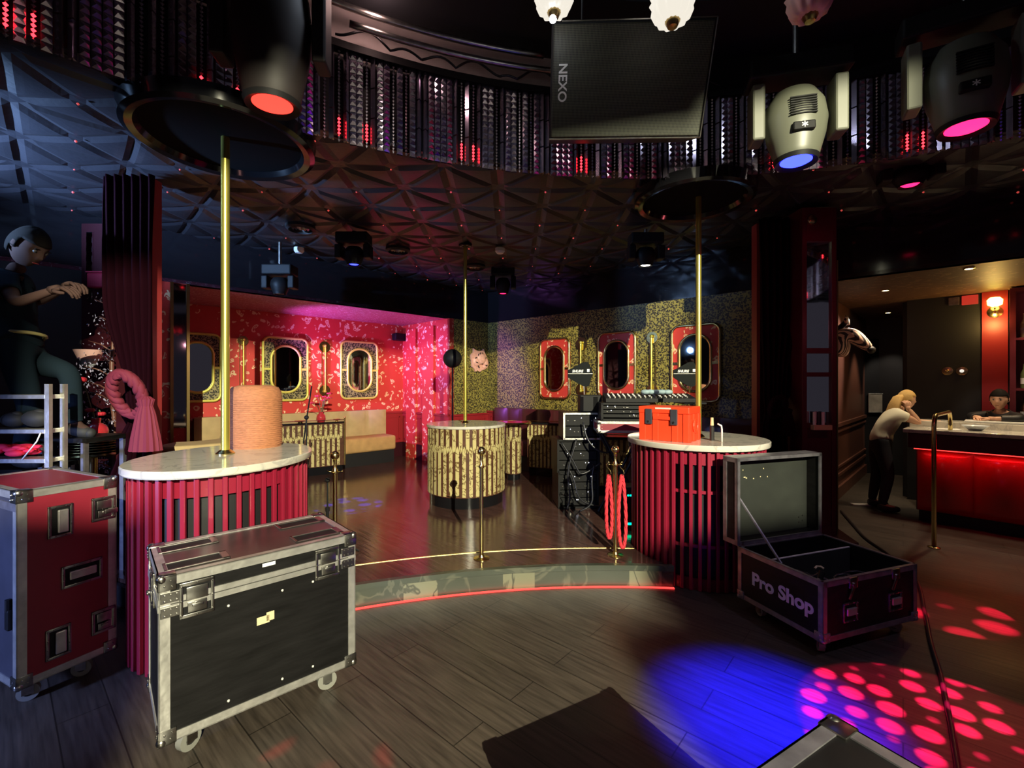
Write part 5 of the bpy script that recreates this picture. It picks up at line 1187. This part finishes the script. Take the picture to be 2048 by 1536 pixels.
# corridor things
qz = CR0+nK*3.7; Y = 8.0
t = thing('framed_panel', 'silver framed metallic panel on the dark wall behind the leaning woman', 'picture', (ray(1760)*8.05, 8.05, pz(806, 8.05)))
g = G('screen'); g.box(-.20, .20, 0, .02, -.16, .16, .004); g.build('panel', t)
g = G('alu'); g.tube([(-.205, 0, -.165), (.205, 0, -.165), (.205, 0, .165), (-.205, 0, .165)], .008, 6, True); g.build('frame', t)
g = G('black'); g.box(-.9, .9, .03, .09, -1.5, 1.15); 
o = g.build('wall_dark_partition'); o.location = (ray(1785)*8.05, 8.05, pz(806, 8.05)); S(o)
light('SPOT', (ray(1760)*8.05, 7.3, 2.7), (1, .85, .65), 45, (ray(1760)*8.05, 8.05, 1.5), .03, 40, .6)  # added spot to make the framed panel visible
# ============================================================ figures
def skin_mesh(points, edges, sub=2):
    names = list(points); bm = bmesh.new(); vs = {k: bm.verts.new(points[k][:3]) for k in names}
    for a, b in edges: bm.edges.new((vs[a], vs[b]))
    me = bpy.data.meshes.new('s'); bm.verts.index_update(); idx = {k: vs[k].index for k in names}; bm.to_mesh(me); bm.free()
    o = bpy.data.objects.new('s', me); C.objects.link(o)
    md = o.modifiers.new('s', 'SKIN'); md.use_smooth_shade = True
    for k in names:
        r = points[k][3]; me.skin_vertices[0].data[idx[k]].radius = r if isinstance(r, tuple) else (r, r)
    me.skin_vertices[0].data[idx[names[0]]].use_root = True
    ss = o.modifiers.new('u', 'SUBSURF'); ss.levels = sub; ss.render_levels = sub
    bpy.context.view_layer.update(); dg = bpy.context.evaluated_depsgraph_get()
    m2 = bpy.data.meshes.new_from_object(o.evaluated_get(dg)); bpy.data.objects.remove(o); return m2
def finish(bm, m, name, parent):
    m3 = bpy.data.meshes.new(name); bm.to_mesh(m3); bm.free()
    for p in m3.polygons: p.use_smooth = True
    m3.materials.clear(); m3.materials.append(MT[m]); o = bpy.data.objects.new(name, m3); C.objects.link(o); o.parent = parent; return o
def skin(points, edges, m, name, parent, sub=2, extra=None):
    bm = bmesh.new(); bm.from_mesh(skin_mesh(points, edges, sub))
    if extra: extra(bm, [m])
    return finish(bm, m, name, parent)
def clothing(src, P, edges, pred, off, m, name, parent):
    # garment grown outwards from the body surface it covers
    bm = bmesh.new(); bm.from_mesh(src); bm.normal_update(); seg = [(a, b, Vector(P[a]), Vector(P[b])) for a, b in edges]; drop = []
    for f in bm.faces:
        c = f.calc_center_median(); best = None
        for a, b, p, q in seg:
            d = q-p; t_ = max(0, min(1, (c-p).dot(d)/max(d.length_squared, 1e-9))); e = (c-p-d*t_).length
            if best is None or e < best[0]: best = (e, a, b, t_)
        if not pred(best[1], best[2], best[3]): drop.append(f)
    nv = {v: v.normal.copy() for v in bm.verts}
    for v, n_ in nv.items(): v.co += n_*off
    bmesh.ops.delete(bm, geom=drop, context='FACES')
    for _ in range(14):                       # even out the hems
        mv = {}
        for v in bm.verts:
            nb = [e.other_vert(v).co for e in v.link_edges if e.is_boundary]
            if len(nb) == 2: mv[v] = (v.co+nb[0]*.5+nb[1]*.5)/2
        for v, c in mv.items(): v.co = c
    o = finish(bm, m, name, parent); md = o.modifiers.new('solid', 'SOLIDIFY'); md.thickness = .005; return o
def basis(c, fwd, up=(0, 0, 1)):
    f_ = Vector(fwd).normalized(); u_ = Vector(up); x_ = f_.cross(u_).normalized(); u_ = x_.cross(f_)
    return Matrix(((x_.x, f_.x, u_.x, c[0]), (x_.y, f_.y, u_.y, c[1]), (x_.z, f_.z, u_.z, c[2]), (0, 0, 0, 1)))
def gs_(x, c, w_): return math.exp(-((x-c)/w_)**2)
def head(g, c, fwd, s=1.0, up=(0, 0, 1)):
    old = g.M; g.M = basis(c, fwd, up) @ Matrix.Scale(s, 4); g.sm = True; n, m = 32, 26; rings = []
    for i in range(m+1):
        th = PI*i/m; z = -math.cos(th); rr = math.sin(th); ring = []
        for k in range(n):
            a = 2*PI*k/n; x = rr*math.sin(a); y = rr*math.cos(a); w_ = 1-.30*max(0, -z)**1.3
            X = .074*x*w_; Yy = .096*y*(1-.12*max(0, -z)*(1 if y < 0 else .2)); Z = .118*z
            if y > 0:
                Yy += .024*gs_(X, 0, .012)*gs_(Z, -.018, .018)+.008*gs_(X, 0, .010)*gs_(Z, .01, .02)       # nose
                Yy -= .010*(gs_(X, .030, .014)+gs_(X, -.030, .014))*gs_(Z, .012, .013)                    # sockets
                Yy += .006*gs_(Z, .038, .012)*gs_(X, 0, .05)                                                 # brow
                Yy += .007*gs_(X, 0, .022)*(gs_(Z, -.050, .006)+gs_(Z, -.064, .007))+.010*gs_(X, 0, .025)*gs_(Z, -.095, .018)
            ring.append(g.v((X, Yy, Z)))
        rings.append(ring)
    for A_, B_ in zip(rings, rings[1:]):
        for k in range(n): g.f([A_[k], A_[(k+1) % n], B_[(k+1) % n], B_[k]])
    for sx in (-1, 1): g.sph((sx*.076, -.004, .002), .030, 10, 8, (.35, .7, 1.0))
    g.M = old
def eyes(parent, c, fwd, s=1.0, up=(0, 0, 1)):
    g = G(['eye', 'hair_dark', 'flower']); g.M = basis(c, fwd, up) @ Matrix.Scale(s, 4); g.sm = True
    for sx in (-1, 1):
        g.mi = 0; g.sph((sx*.030, .080, .012), .0105, 10, 8); g.mi = 1; g.sph((sx*.030, .0885, .012), .0045, 8, 6); g.box(sx*.030-.014, sx*.030+.014, .086, .092, .029, .033)
    g.mi = 2; g.box(-.018, .018, .0915, .0955, -.0595, -.0555, .001)
    return g.build('face_features', parent, smooth=True)
def hair(parent, c, fwd, m, s=1.0, up=(0, 0, 1), low=-.02, front=.045):
    g = G(m); g.M = basis(c, fwd, up) @ Matrix.Scale(s, 4); g.sm = True; n, mm = 32, 24; V = {}
    for i in range(mm+1):
        for k in range(n):
            th = PI*i/mm; a = 2*PI*k/n; z = -math.cos(th); x = math.sin(th)*math.sin(a); y = math.sin(th)*math.cos(a); b = 1+.012*math.sin(9*a+3*z)
            V[i, k] = ((.082*x*b, .104*y*b-.004, .128*z*b), g)
    def ok(p): return not (p[1] > .02 and p[2] < front) and not (p[2] < low-.05) and not (p[1] > -.01 and p[2] < low)
    cache = {}
    def gv(i, k):
        if (i, k) not in cache: cache[i, k] = g.v(V[i, k][0])
        return cache[i, k]
    for i in range(mm):
        for k in range(n):
            q = [(i, k), (i, (k+1) % n), (i+1, (k+1) % n), (i+1, k)]
            if all(ok(V[j][0]) for j in q): g.f([gv(*j) for j in q])
    return g.build('hair', parent, smooth=True, solid=.006)
def hand(g, wr, d, nrm, curl=.5, side=1, s=1.0):
    # palm from the wrist along d, back of the hand towards nrm, thumb at the side
    d = Vector(d).normalized(); nrm = Vector(nrm); nrm = (nrm-d*nrm.dot(d)).normalized(); x_ = d.cross(nrm)*side; wr = Vector(wr); g.sm = True
    old = g.M; B = Matrix(((x_.x, d.x, nrm.x, wr.x), (x_.y, d.y, nrm.y, wr.y), (x_.z, d.z, nrm.z, wr.z), (0, 0, 0, 1))) @ Matrix.Scale(s, 4); g.M = B
    g.sph((0, .045, 0), .05, 14, 10, (.80, 1.0, .30)); g.tube([(0, -.02, 0), (0, .03, 0)], [.026, .028], 10)
    for k, (x, l) in enumerate(((-.030, .060), (-.010, .075), (.010, .080), (.030, .070))):
        p = Vector((x, .080, 0)); a = curl*.5; P_ = [Vector((x*.8, .055, 0)), p.copy()]; rr_ = [.010, .0098]
        for j, f_ in enumerate((.45, .32, .23)):
            a += curl*.55; p = p+Vector((x*.10, math.cos(a), -math.sin(a)))*l*f_; P_.append(p.copy()); rr_.append(.0092-.0011*j)
        g.tube(P_, rr_, 8); g.sph(P_[-1], rr_[-1], 8, 6)
    P_ = [Vector((.022, .018, -.004)), Vector((.044, .040, -.012)), Vector((.052, .066, -.020)), Vector((.050, .088, -.026))]
    g.tube(P_, [.013, .0115, .0105, .0085], 8); g.sph(P_[-1], .0085, 8, 6)
    g.M = old
def figure(name, label, origin, P, hd, m_skin, m_top, m_leg, m_hair, hands, hs=1.0, sleeves=.4, long_legs=True, up=(0, 0, 1), hair_low=-.02):
    t = thing(name, label, 'person', origin)
    E = [('pelvis', 'waist'), ('waist', 'chest'), ('chest', 'neck0'), ('neck0', 'neck1'), ('chest', 'shL'), ('shL', 'elL'), ('elL', 'wrL'), ('chest', 'shR'), ('shR', 'elR'), ('elR', 'wrR'), ('pelvis', 'hipL'), ('hipL', 'knL'), ('knL', 'anL'), ('anL', 'toL'), ('pelvis', 'hipR'), ('hipR', 'knR'), ('knR', 'anR'), ('anR', 'toR')]
    rad = dict(pelvis=(.125, .10), waist=(.115, .088), chest=(.14, .10), neck0=.055, neck1=.048, shL=.055, shR=.055, elL=.038, elR=.038, wrL=.025, wrR=.025, hipL=.088, hipR=.088, knL=.058, knR=.058, anL=.038, anR=.038, toL=.034, toR=.034)
    pts = {k: (*P[k], rad[k]) for k in ['pelvis', 'waist', 'chest', 'neck0', 'neck1', 'shL', 'elL', 'wrL', 'shR', 'elR', 'wrR', 'hipL', 'knL', 'anL', 'toL', 'hipR', 'knR', 'anR', 'toR']}
    def extra(bm, mats):
        g = G(m_skin); g.bm.free(); g.bm = bm; head(g, hd[0], hd[1], hs, up)
        for side, (k, d, n_, cu) in hands.items(): hand(g, P[k], d, n_, cu, 1 if side == 'R' else -1, .95*hs)
        return mats
    src = skin_mesh(pts, E, 3); bm = bmesh.new(); bm.from_mesh(src); extra(bm, None); finish(bm, m_skin, 'body', t)
    def shirt(a, b, u):
        if (a, b) in (('pelvis', 'waist'), ('waist', 'chest'), ('chest', 'shL'), ('chest', 'shR')): return True
        if (a, b) == ('chest', 'neck0'): return u < .95
        if a[:2] == 'sh': return u < sleeves
        return a[:2] == 'el' and u < sleeves-1
    def trous(a, b, u):
        if (a, b) == ('pelvis', 'waist'): return u < .6
        return (a == 'pelvis') or a[:3] == 'hip' or (a[:2] == 'kn' and u < .96)
    clothing(src, P, E, shirt, .016, m_top, 'shirt', t); clothing(src, P, E, trous, .010, m_leg, 'trousers', t)
    for s_ in 'LR':
        a, b_ = Vector(P['an'+s_]), Vector(P['to'+s_]); g = G('rubber'); g.sm = True; g.tube([a-(b_-a)*.25+Vector((0, 0, -.035)), a+Vector((0, 0, -.028)), (a+b_)/2+Vector((0, 0, -.02)), b_], [.036, .048, .044, .036], 12); g.sph(b_, .036, 10, 8); g.build('shoe', t, smooth=True)
    hair(t, hd[0], hd[1], m_hair, hs, up, hair_low); eyes(t, hd[0], hd[1], hs, up)
    return t
def V3(o, **k): return {a: (b[0]-o[0], b[1]-o[1], b[2]-o[2]) for a, b in k.items()}
# woman leaning on the bar
o = (4.68, 5.72, 0)
P = V3(o, pelvis=(4.66, 5.72, .86), waist=(4.68, 5.69, 1.00), chest=(4.75, 5.64, 1.16), neck0=(4.82, 5.62, 1.27), neck1=(4.87, 5.62, 1.33), shR=(4.74, 5.49, 1.22), elR=(4.90, 5.40, 1.125), wrR=(4.82, 5.475, 1.30),
       shL=(4.88, 5.76, 1.21), elL=(5.05, 5.66, 1.125), wrL=(5.20, 5.50, 1.13), hipL=(4.70, 5.80, .80), knL=(4.74, 5.84, .45), anL=(4.70, 5.88, .085), toL=(4.84, 5.84, .045), hipR=(4.64, 5.64, .80), knR=(4.70, 5.62, .45), anR=(4.62, 5.62, .085), toR=(4.77, 5.58, .045))
hc = (4.93-o[0], 5.62-o[1], 1.405)
t = figure('person', 'woman with long blonde hair in a light top leaning on the bar', o, P, (hc, (.95, -.10, -.12)), 'skin', 'shirt_white', 'trousers', 'hair_blonde', {'R': ('wrR', (-.15, .10, 1), (-.2, -1, .1), .9), 'L': ('wrL', (.8, -.5, 0), (0, 0, 1), .4)}, .95, .35)
g = G('hair_blonde'); q = Vector(hc)
for k in range(7):
    a = (k-3)*.012; g.tube([q+Vector((-.07, a*.5, .05)), q+Vector((-.115, a, .02)), q+Vector((-.155, a*1.6, -.07)), q+Vector((-.19, a*2.0, -.19)), q+Vector((-.225+.01*(k % 2), a*1.7, -.31))], [.02, .028, .026, .022, .010], 8)
g.build('ponytail', t, smooth=True)
# bartender behind the bar
o = (6.02, 5.52, 0)
P = V3(o, pelvis=(6.04, 5.54, .86), waist=(6.02, 5.52, 1.0), chest=(5.97, 5.49, 1.16), neck0=(5.93, 5.46, 1.27), neck1=(5.91, 5.45, 1.33), shR=(5.98, 5.66, 1.21), elR=(5.78, 5.66, 1.20), wrR=(5.66, 5.46, 1.20),
       shL=(5.96, 5.31, 1.21), elL=(5.84, 5.17, 1.20), wrL=(5.66, 5.30, 1.20), hipL=(6.05, 5.45, .80), knL=(6.04, 5.42, .45), anL=(6.06, 5.42, .085), toL=(5.93, 5.39, .045), hipR=(6.03, 5.63, .80), knR=(6.02, 5.66, .45), anR=(6.04, 5.66, .085), toR=(5.91, 5.63, .045))
hc = (5.88-o[0], 5.43-o[1], 1.415)
o = (5.90, 5.41, 0)
figure('person', 'dark-haired bartender in black leaning behind the bar, face turned left', o, P, (hc, (-.85, -.50, -.12)), 'skin', 'black', 'black', 'hair_dark', {'R': ('wrR', (-.5, -.8, 0), (0, 0, 1), .3), 'L': ('wrL', (-.4, .8, 0), (0, 0, 1), .3)}, .98, 1.7)
light('SPOT', (5.2, 4.7, 2.6), (1, .8, .6), 25, (5.85, 5.4, 1.4), .03, 30, .6)  # added spot to brighten the bartender
# technician at the upper left
YT = 3.2
def TP(px, y, Y=YT): return (ray(px)*Y, Y, pz(y, Y))
zf = 1.02
o = (ray(45)*YT, YT, zf)
P = V3(o, pelvis=TP(42, 706), waist=TP(30, 655), chest=TP(16, 585), neck0=TP(30, 545), neck1=TP(40, 525), shR=TP(8, 560, 3.04), elR=TP(32, 606, 2.96), wrR=TP(108, 580, 3.0),
       shL=TP(30, 558, 3.36), elL=TP(75, 605, 3.4), wrL=TP(135, 572, 3.3), hipL=TP(62, 722, 3.27), knL=TP(140, 745, 3.24), anL=TP(150, 850, 3.26), toL=TP(180, 866, 3.26), hipR=TP(35, 722, 3.12), knR=TP(62, 818, 3.08), anR=TP(40, 912, 3.12), toR=TP(75, 925, 3.10))
hc = Vector(TP(58, 494))-Vector(o)
t = figure('person', 'technician in dark blue work clothes bending over equipment at the upper left', o, P, (tuple(hc), (.80, -.05, -.55)), 'skin_dark', 'shirt_dark', 'shirt_dark', 'hair_dark', {'R': ('wrR', (1, 0, .15), (0, -.3, 1), .7), 'L': ('wrL', (1, -.2, .1), (0, 0, 1), .7)}, 1.18, .55, up=(.5, 0, .85))
g = G('belt'); q = Vector(P['waist'])+Vector((.02, 0, -.06)); g.tube([q+Vector((.155*math.cos(a), .125*math.sin(a), .02*math.cos(a+1))) for a in [i*PI/12 for i in range(24)]], .013, 6, True); g.build('belt', t, smooth=True)
# platform he stands on
g = G('case_black'); g.box(-.45, .35, -.2, .35, 0, .55); o = g.build('lower_flight_case'); 
zpl = P['anR'][2]+zf-.09
bpy.data.objects.remove(o)
t = thing('step_platform', 'dark step platform behind the red flight case under the technician', 'platform', (-3.75, 3.06, 0))
zL, zR = P['anL'][2]+zf-.085, P['anR'][2]+zf-.085
g = G('case_black'); g.box(-.1, .42, 0, .40, zR-.03, zR); g.build('lower_tread', t)
g = G('case_black'); g.box(.43, .78, .08, .44, zL-.03, zL); g.build('upper_tread', t)
for x, y, z in ((-.08, .02, zR), (.39, .02, zR), (-.08, .37, zR), (.39, .37, zR), (.45, .1, zL), (.75, .1, zL), (.45, .41, zL), (.75, .41, zL)): g = G('alu_dark'); g.box(x-.015, x+.015, y-.015, y+.015, 0, z-.03); g.build('leg', t)
# electronics he works on: small dark red box and mirror strip pillar
pl0, pl1 = ray(163)*4.6, ray(232)*4.6
t = thing('mirror_pillar', 'dark pillar with a narrow bluish mirror strip behind the technician', 'column', (pl0, 4.6, 0))
g = G('dark_red'); g.box(0, pl1-pl0, 0, .3, ST, 3.24); g.build('shaft', t)
g = G('mirror'); g.box(.06, .12, -.012, 0, 2.45, 3.15); 
for k in range(7): g.box(.062, .118, -.016, -.010, 2.47+k*.095, 2.53+k*.095)
g.build('mirror_strip', t)
x0, x1 = ray(172)*4.5, ray(214)*4.5; g = G('dark_red'); g.box(0, x1-x0, 0, .09, 0, .15, .015); g.box(-.005, x1-x0+.005, -.005, .09, .15, .165, .004); o = g.build('hanging_box'); o.location = (x0, 4.5, pz(575, 4.5)); tag(o, 'small dark red box fixed to the pillar beside the technician', 'box'); o.data.materials[0] = MT['red']
# ============================================================ left clutter
xl = ray(97)*2.92
t = thing('metal_shelf', 'metal shelf frame with brass lit edges behind the red flight case', 'shelf', (xl, 2.92, 0))
for x in (-.50, 0): 
    for y in (0, .10): g = G('alu'); g.box(x-.015, x+.015, y-.012, y+.012, 0, pz(768, 2.92)); g.build('post', t)
for y_ in (793, 862, 921): g = G('alu'); zb = pz(y_, 2.92); g.box(-.50, -.01, -.014, .11, zb-.016, zb+.012, .003); g.build('shelf_board', t)
for k, (dx, y_, r, lab) in enumerate(((-.28, 862, .065, 'dark rolled cloth bag on the middle board of the metal shelf, left one'), (-.13, 862, .075, 'larger dark rolled cloth bag on the middle board of the metal shelf, right one'))):
    g = G('rubber'); g.sph((0, 0, 0), r, 16, 10, (1.15, .8, .75)); g.sph((.02, 0, r*.5), r*.5, 12, 8, (1, .8, .7)); o = g.build('cloth_bag', smooth=True); o.location = (xl+dx, 2.97, pz(y_, 2.92)+.022+r*.74); tag(o, lab, 'bag', 'bags on the metal shelf')
g = G('cloth_red'); rnd = random.Random(5)
for k in range(16): g.sph((rnd.uniform(-.13, .13), rnd.uniform(-.05, .05), rnd.uniform(.01, .05)), rnd.uniform(.02, .04), 10, 6, (1.6, 1, .6))
o = g.build('red_cloth', smooth=True); o.location = (xl-.26, 2.97, pz(921, 2.92)+.035); tag(o, 'crumpled bright red cloth on the lowest visible board of the metal shelf', 'cloth')
for k in range(3):
    g = G('white'); x = -.44+.14*k; zt_, zb_ = pz(797, 2.92), pz(858, 2.92)
    if k == 2: x = -.03; zt_, zb_ = pz(865, 2.92), pz(918, 2.92)
    g.tube([(x, -.02, zt_), (x+.02*(1-k), -.025, (zt_+zb_)/2+.03), (x-.02-.10*(k == 2), -.02, zb_)], .004, 6); o = g.build('white_cable', smooth=True); o.location = (xl, 2.92, 0); tag(o, 'thin white cable hanging in front of the metal shelf, '+['leftmost', 'middle one', 'lowest one by the post'][k], 'cable')
# side table with trays and flowers
tx, ty = -3.47, 3.72
zt_ = pz(909, 3.6)
t = thing('side_table', 'small round dark side table with brass rim and brass leg beside the left curtain', 'table', (tx, ty, ST)); h = zt_-ST
g = G('black_gloss'); g.lathe([(0, h-.02), (.20, h-.02), (.20, h), (0, h)], 36); g.build('top', t, smooth=30)
g = G('brass'); g.lathe([(.20, h-.024), (.212, h-.012), (.20, h+.004), (.196, h-.01)], 36); g.build('rim', t, smooth=60)
g = G('brass'); g.cyl((0, 0, .02), (0, 0, h-.02), .032, n=20); g.build('column_leg', t, smooth=30); g = G('brass'); g.lathe([(0, 0), (.16, 0), (.16, .012), (.03, .03)], 28); g.build('foot', t, smooth=30)
z = zt_+.001
for k in range(5):
    g = G(['black_gloss', 'brass']); r = .205-.006*k; g.lathe([(0, 0), (r*.8, 0), (r, .016), (r-.006, .018), (r*.78, .005), (0, .005)], 32); g.mi = 1; g.lathe([(r, .015), (r+.003, .018), (r, .021)], 32)
    o = g.build('serving_tray', smooth=40); o.location = (tx+.004*(-1)**k, ty, z); z += .0195; tag(o, 'black brass-rimmed tray, '+['bottom', 'second from bottom', 'middle', 'second from top', 'top'][k]+' in the side table stack', 'tray', 'stacked trays on the side table')
t = thing('flower_vase', 'round red glass vase with a tall red flower on the stacked trays', 'flowers', (tx+.03, ty, z))
g = G('glass_red'); g.sph((0, 0, .075), .075, 24, 16, (1.1, 1.1, 1)); g.lathe([(.03, .14), (.035, .18), (.03, .185)], 20); g.build('vase', t, smooth=50)
for (dx, dz, r) in ((-.12, .50, .045), (.06, .22, .03), (-.03, .25, .03)):
    g = G(['leaf', 'flower']); g.tube([(0, 0, .12), (dx*.6, -.01, .12+dz*.6), (dx, -.02, dz)], .004, 6); g.mi = 1
    for m in range(8): b = m*PI/4; g.sph((dx+r*.5*math.cos(b), -.02+r*.5*math.sin(b), dz), r*.6, 8, 6, (1, 1, .9))
    g.build('flower_stem', t, smooth=50)
# tinsel tree
t = thing('tinsel_tree', 'dark decorative tree with glittering silver leaves beside the left curtain', 'tree', (-3.70, 4.17, ST))
g = G('dark'); g.lathe([(0, 0), (.13, 0), (.16, .3), (.14, .3), (.12, .26), (0, .26)], 24); g.build('pot', t, smooth=30)
g = G('wall_brown'); g.tube([(0, 0, .25), (.02, 0, .9), (-.01, .0, 1.6), (.03, 0, 2.2)], [.03, .025, .018, .006], 8)
rnd = random.Random(11); br = []
for k in range(34):
    z = .55+1.6*k/34; a = k*2.4; l = .30*(1-(z-.5)/2.1)+.07; e_ = (l*math.cos(a), l*math.sin(a)*.7, z+.10); br.append(((0, 0, z), e_)); g.tube([(0, 0, z), (e_[0]*.5, e_[1]*.5, z+.07), e_], [.008, .006, .003], 5)
g.build('trunk', t, smooth=True)
g = G('tinsel')
for k in range(1500):
    a, b = rnd.choice(br); u = rnd.uniform(.3, 1.1); c_ = Vector(a).lerp(Vector(b), u)+Vector((rnd.gauss(0, .035), rnd.gauss(0, .035), rnd.gauss(0, .035)))
    if c_.z > 1.75 and rnd.random() < .55: continue
    q = Euler((rnd.uniform(0, 6), rnd.uniform(0, 6), rnd.uniform(0, 6))).to_matrix(); s_ = rnd.uniform(.008, .017)
    g.f([g.v(c_+q @ Vector(p)*s_) for p in ((-1, 0, 0), (0, -.4, .1), (1, 0, 0), (0, .4, .1))])
fo = g.build('foliage', t); fo['kind'] = 'stuff'
# pink shade
x0, x1 = ray(160)*4.25, ray(207)*4.25; t = thing('wall_lamp', 'small pink fabric shade with a glass bowl below, left of the glittering tree', 'lamp', ((x0+x1)/2, 4.22, pz(718, 4.22)))
w_ = (x1-x0)/2; g = G('white_shade'); g.lathe([(w_*.7, 0), (w_, .085), (w_-.004, .085), (w_*.7-.004, 0)], 28); g.build('shade', t, smooth=30)
g = G('plastic_clear'); g.lathe([(w_*.6, 0), (w_*.5, -.05), (w_*.2, -.08), (0, -.085)], 20); g.build('glass_bowl', t, smooth=40); g = G('brass'); g.tube([(0, 0, .0), (0, .0, .06), (.03, .07, .06)], .006, 6); g.build('arm', t)
# ============================================================ zebra head
zb = CR0+nK*1.36; t = thing('zebra_head', 'striped zebra head mounted on the corridor wall, facing right', 'wall ornament', (zb.x, zb.y, 2.20), PI/4)
def zx(bm, mats):
    g = G('zebra'); g.bm.free(); g.bm = bm; g.sm = True
    for sx in (-1, 1):
        g.tube([(sx*.055, -.17, .22), (sx*.075, -.16, .29), (sx*.07, -.16, .345)], [.022, .030, .004], 8)
    return mats
skin({'base': (0, .05, -.20, .24), 'neck': (0, -.06, -.07, .20), 'poll': (0, -.14, .06, .15), 'brow': (0, -.23, .06, .125), 'face': (0, -.32, -.03, .10), 'nose': (0, -.40, -.12, .072), 'lip': (0, -.44, -.17, .05)}, [('base', 'neck'), ('neck', 'poll'), ('poll', 'brow'), ('brow', 'face'), ('face', 'nose'), ('nose', 'lip')], 'zebra', 'head', t, 2, extra=zx)
t.scale = (.9, .9, .9)
light('SPOT', (5.35, 5.9, 2.72), (1, .85, .7), 120, (4.75, 6.2, 2.2), .03, 60, .6)  # added spot to brighten the zebra head
g = G('black'); g.sm = True; g.sph((0, -.45, -.175), .058, 14, 10, (1, .9, .95)); 
for sx in (-1, 1): g.sph((sx*.105, -.24, .10), .020, 10, 8)
g.build('muzzle_and_eyes', t, smooth=True)
g = G('black'); 
for k in range(12): u = k/11; g.box(-.008, .008, -.02-.15*u-.015, -.02-.15*u+.015, .06+.17*u, .16+.15*u)
g.build('mane', t)
# ============================================================ floor things
def FP(px, y, z=0): Y = FPX*(EYE-z)/(y-768); return (ray(px)*Y, Y, z)
def floorcable(pts, r, lab, m='cable'):
    P_ = [Vector(FP(*p)) for p in pts]; out = []
    for i in range(len(P_)-1):
        p0, p1, p2, p3 = P_[max(i-1, 0)], P_[i], P_[i+1], P_[min(i+2, len(P_)-1)]
        for k in range(8): u = k/8; out.append(.5*((2*p1)+(p2-p0)*u+(2*p0-5*p1+4*p2-p3)*u*u+(3*p1-p0-3*p2+p3)*u**3))
    out.append(P_[-1]); out = [Vector((p.x, p.y, r+.001)) for p in out]; c0 = out[0].copy(); c0.z = 0; g = G(m); g.tube([p-c0 for p in out], r, 8); o = g.build('floor_cable', smooth=True); o.location = c0; return tag(o, lab, 'cable')
floorcable([(1682, 1024), (1700, 1045), (1730, 1078), (1772, 1108), (1830, 1160), (1850, 1230), (1862, 1290), (1880, 1350), (1893, 1410), (1903, 1460), (1915, 1535), (1925, 1600)], .012, 'long black cable running over the floor past the open flight case')
a = Vector(FP(1703, 1010)); b = Vector(FP(1779, 1013)); d = b-a; g = G('silver_label'); g.box(0, d.length, -.04, .04, 0, .02, .006); o = g.build('light_bar'); o.location = a; o.rotation_euler = (0, 0, math.atan2(d.y, d.x)); tag(o, 'flat white light bar lying on the corridor floor at the feet of the woman', 'light bar'); a_ = (a+b)/2
light('SPOT', (a_.x-.2, a_.y+.1, 2.6), (1, .9, .75), 220, (a_.x-.1, a_.y, 0), .02, 24, .6)
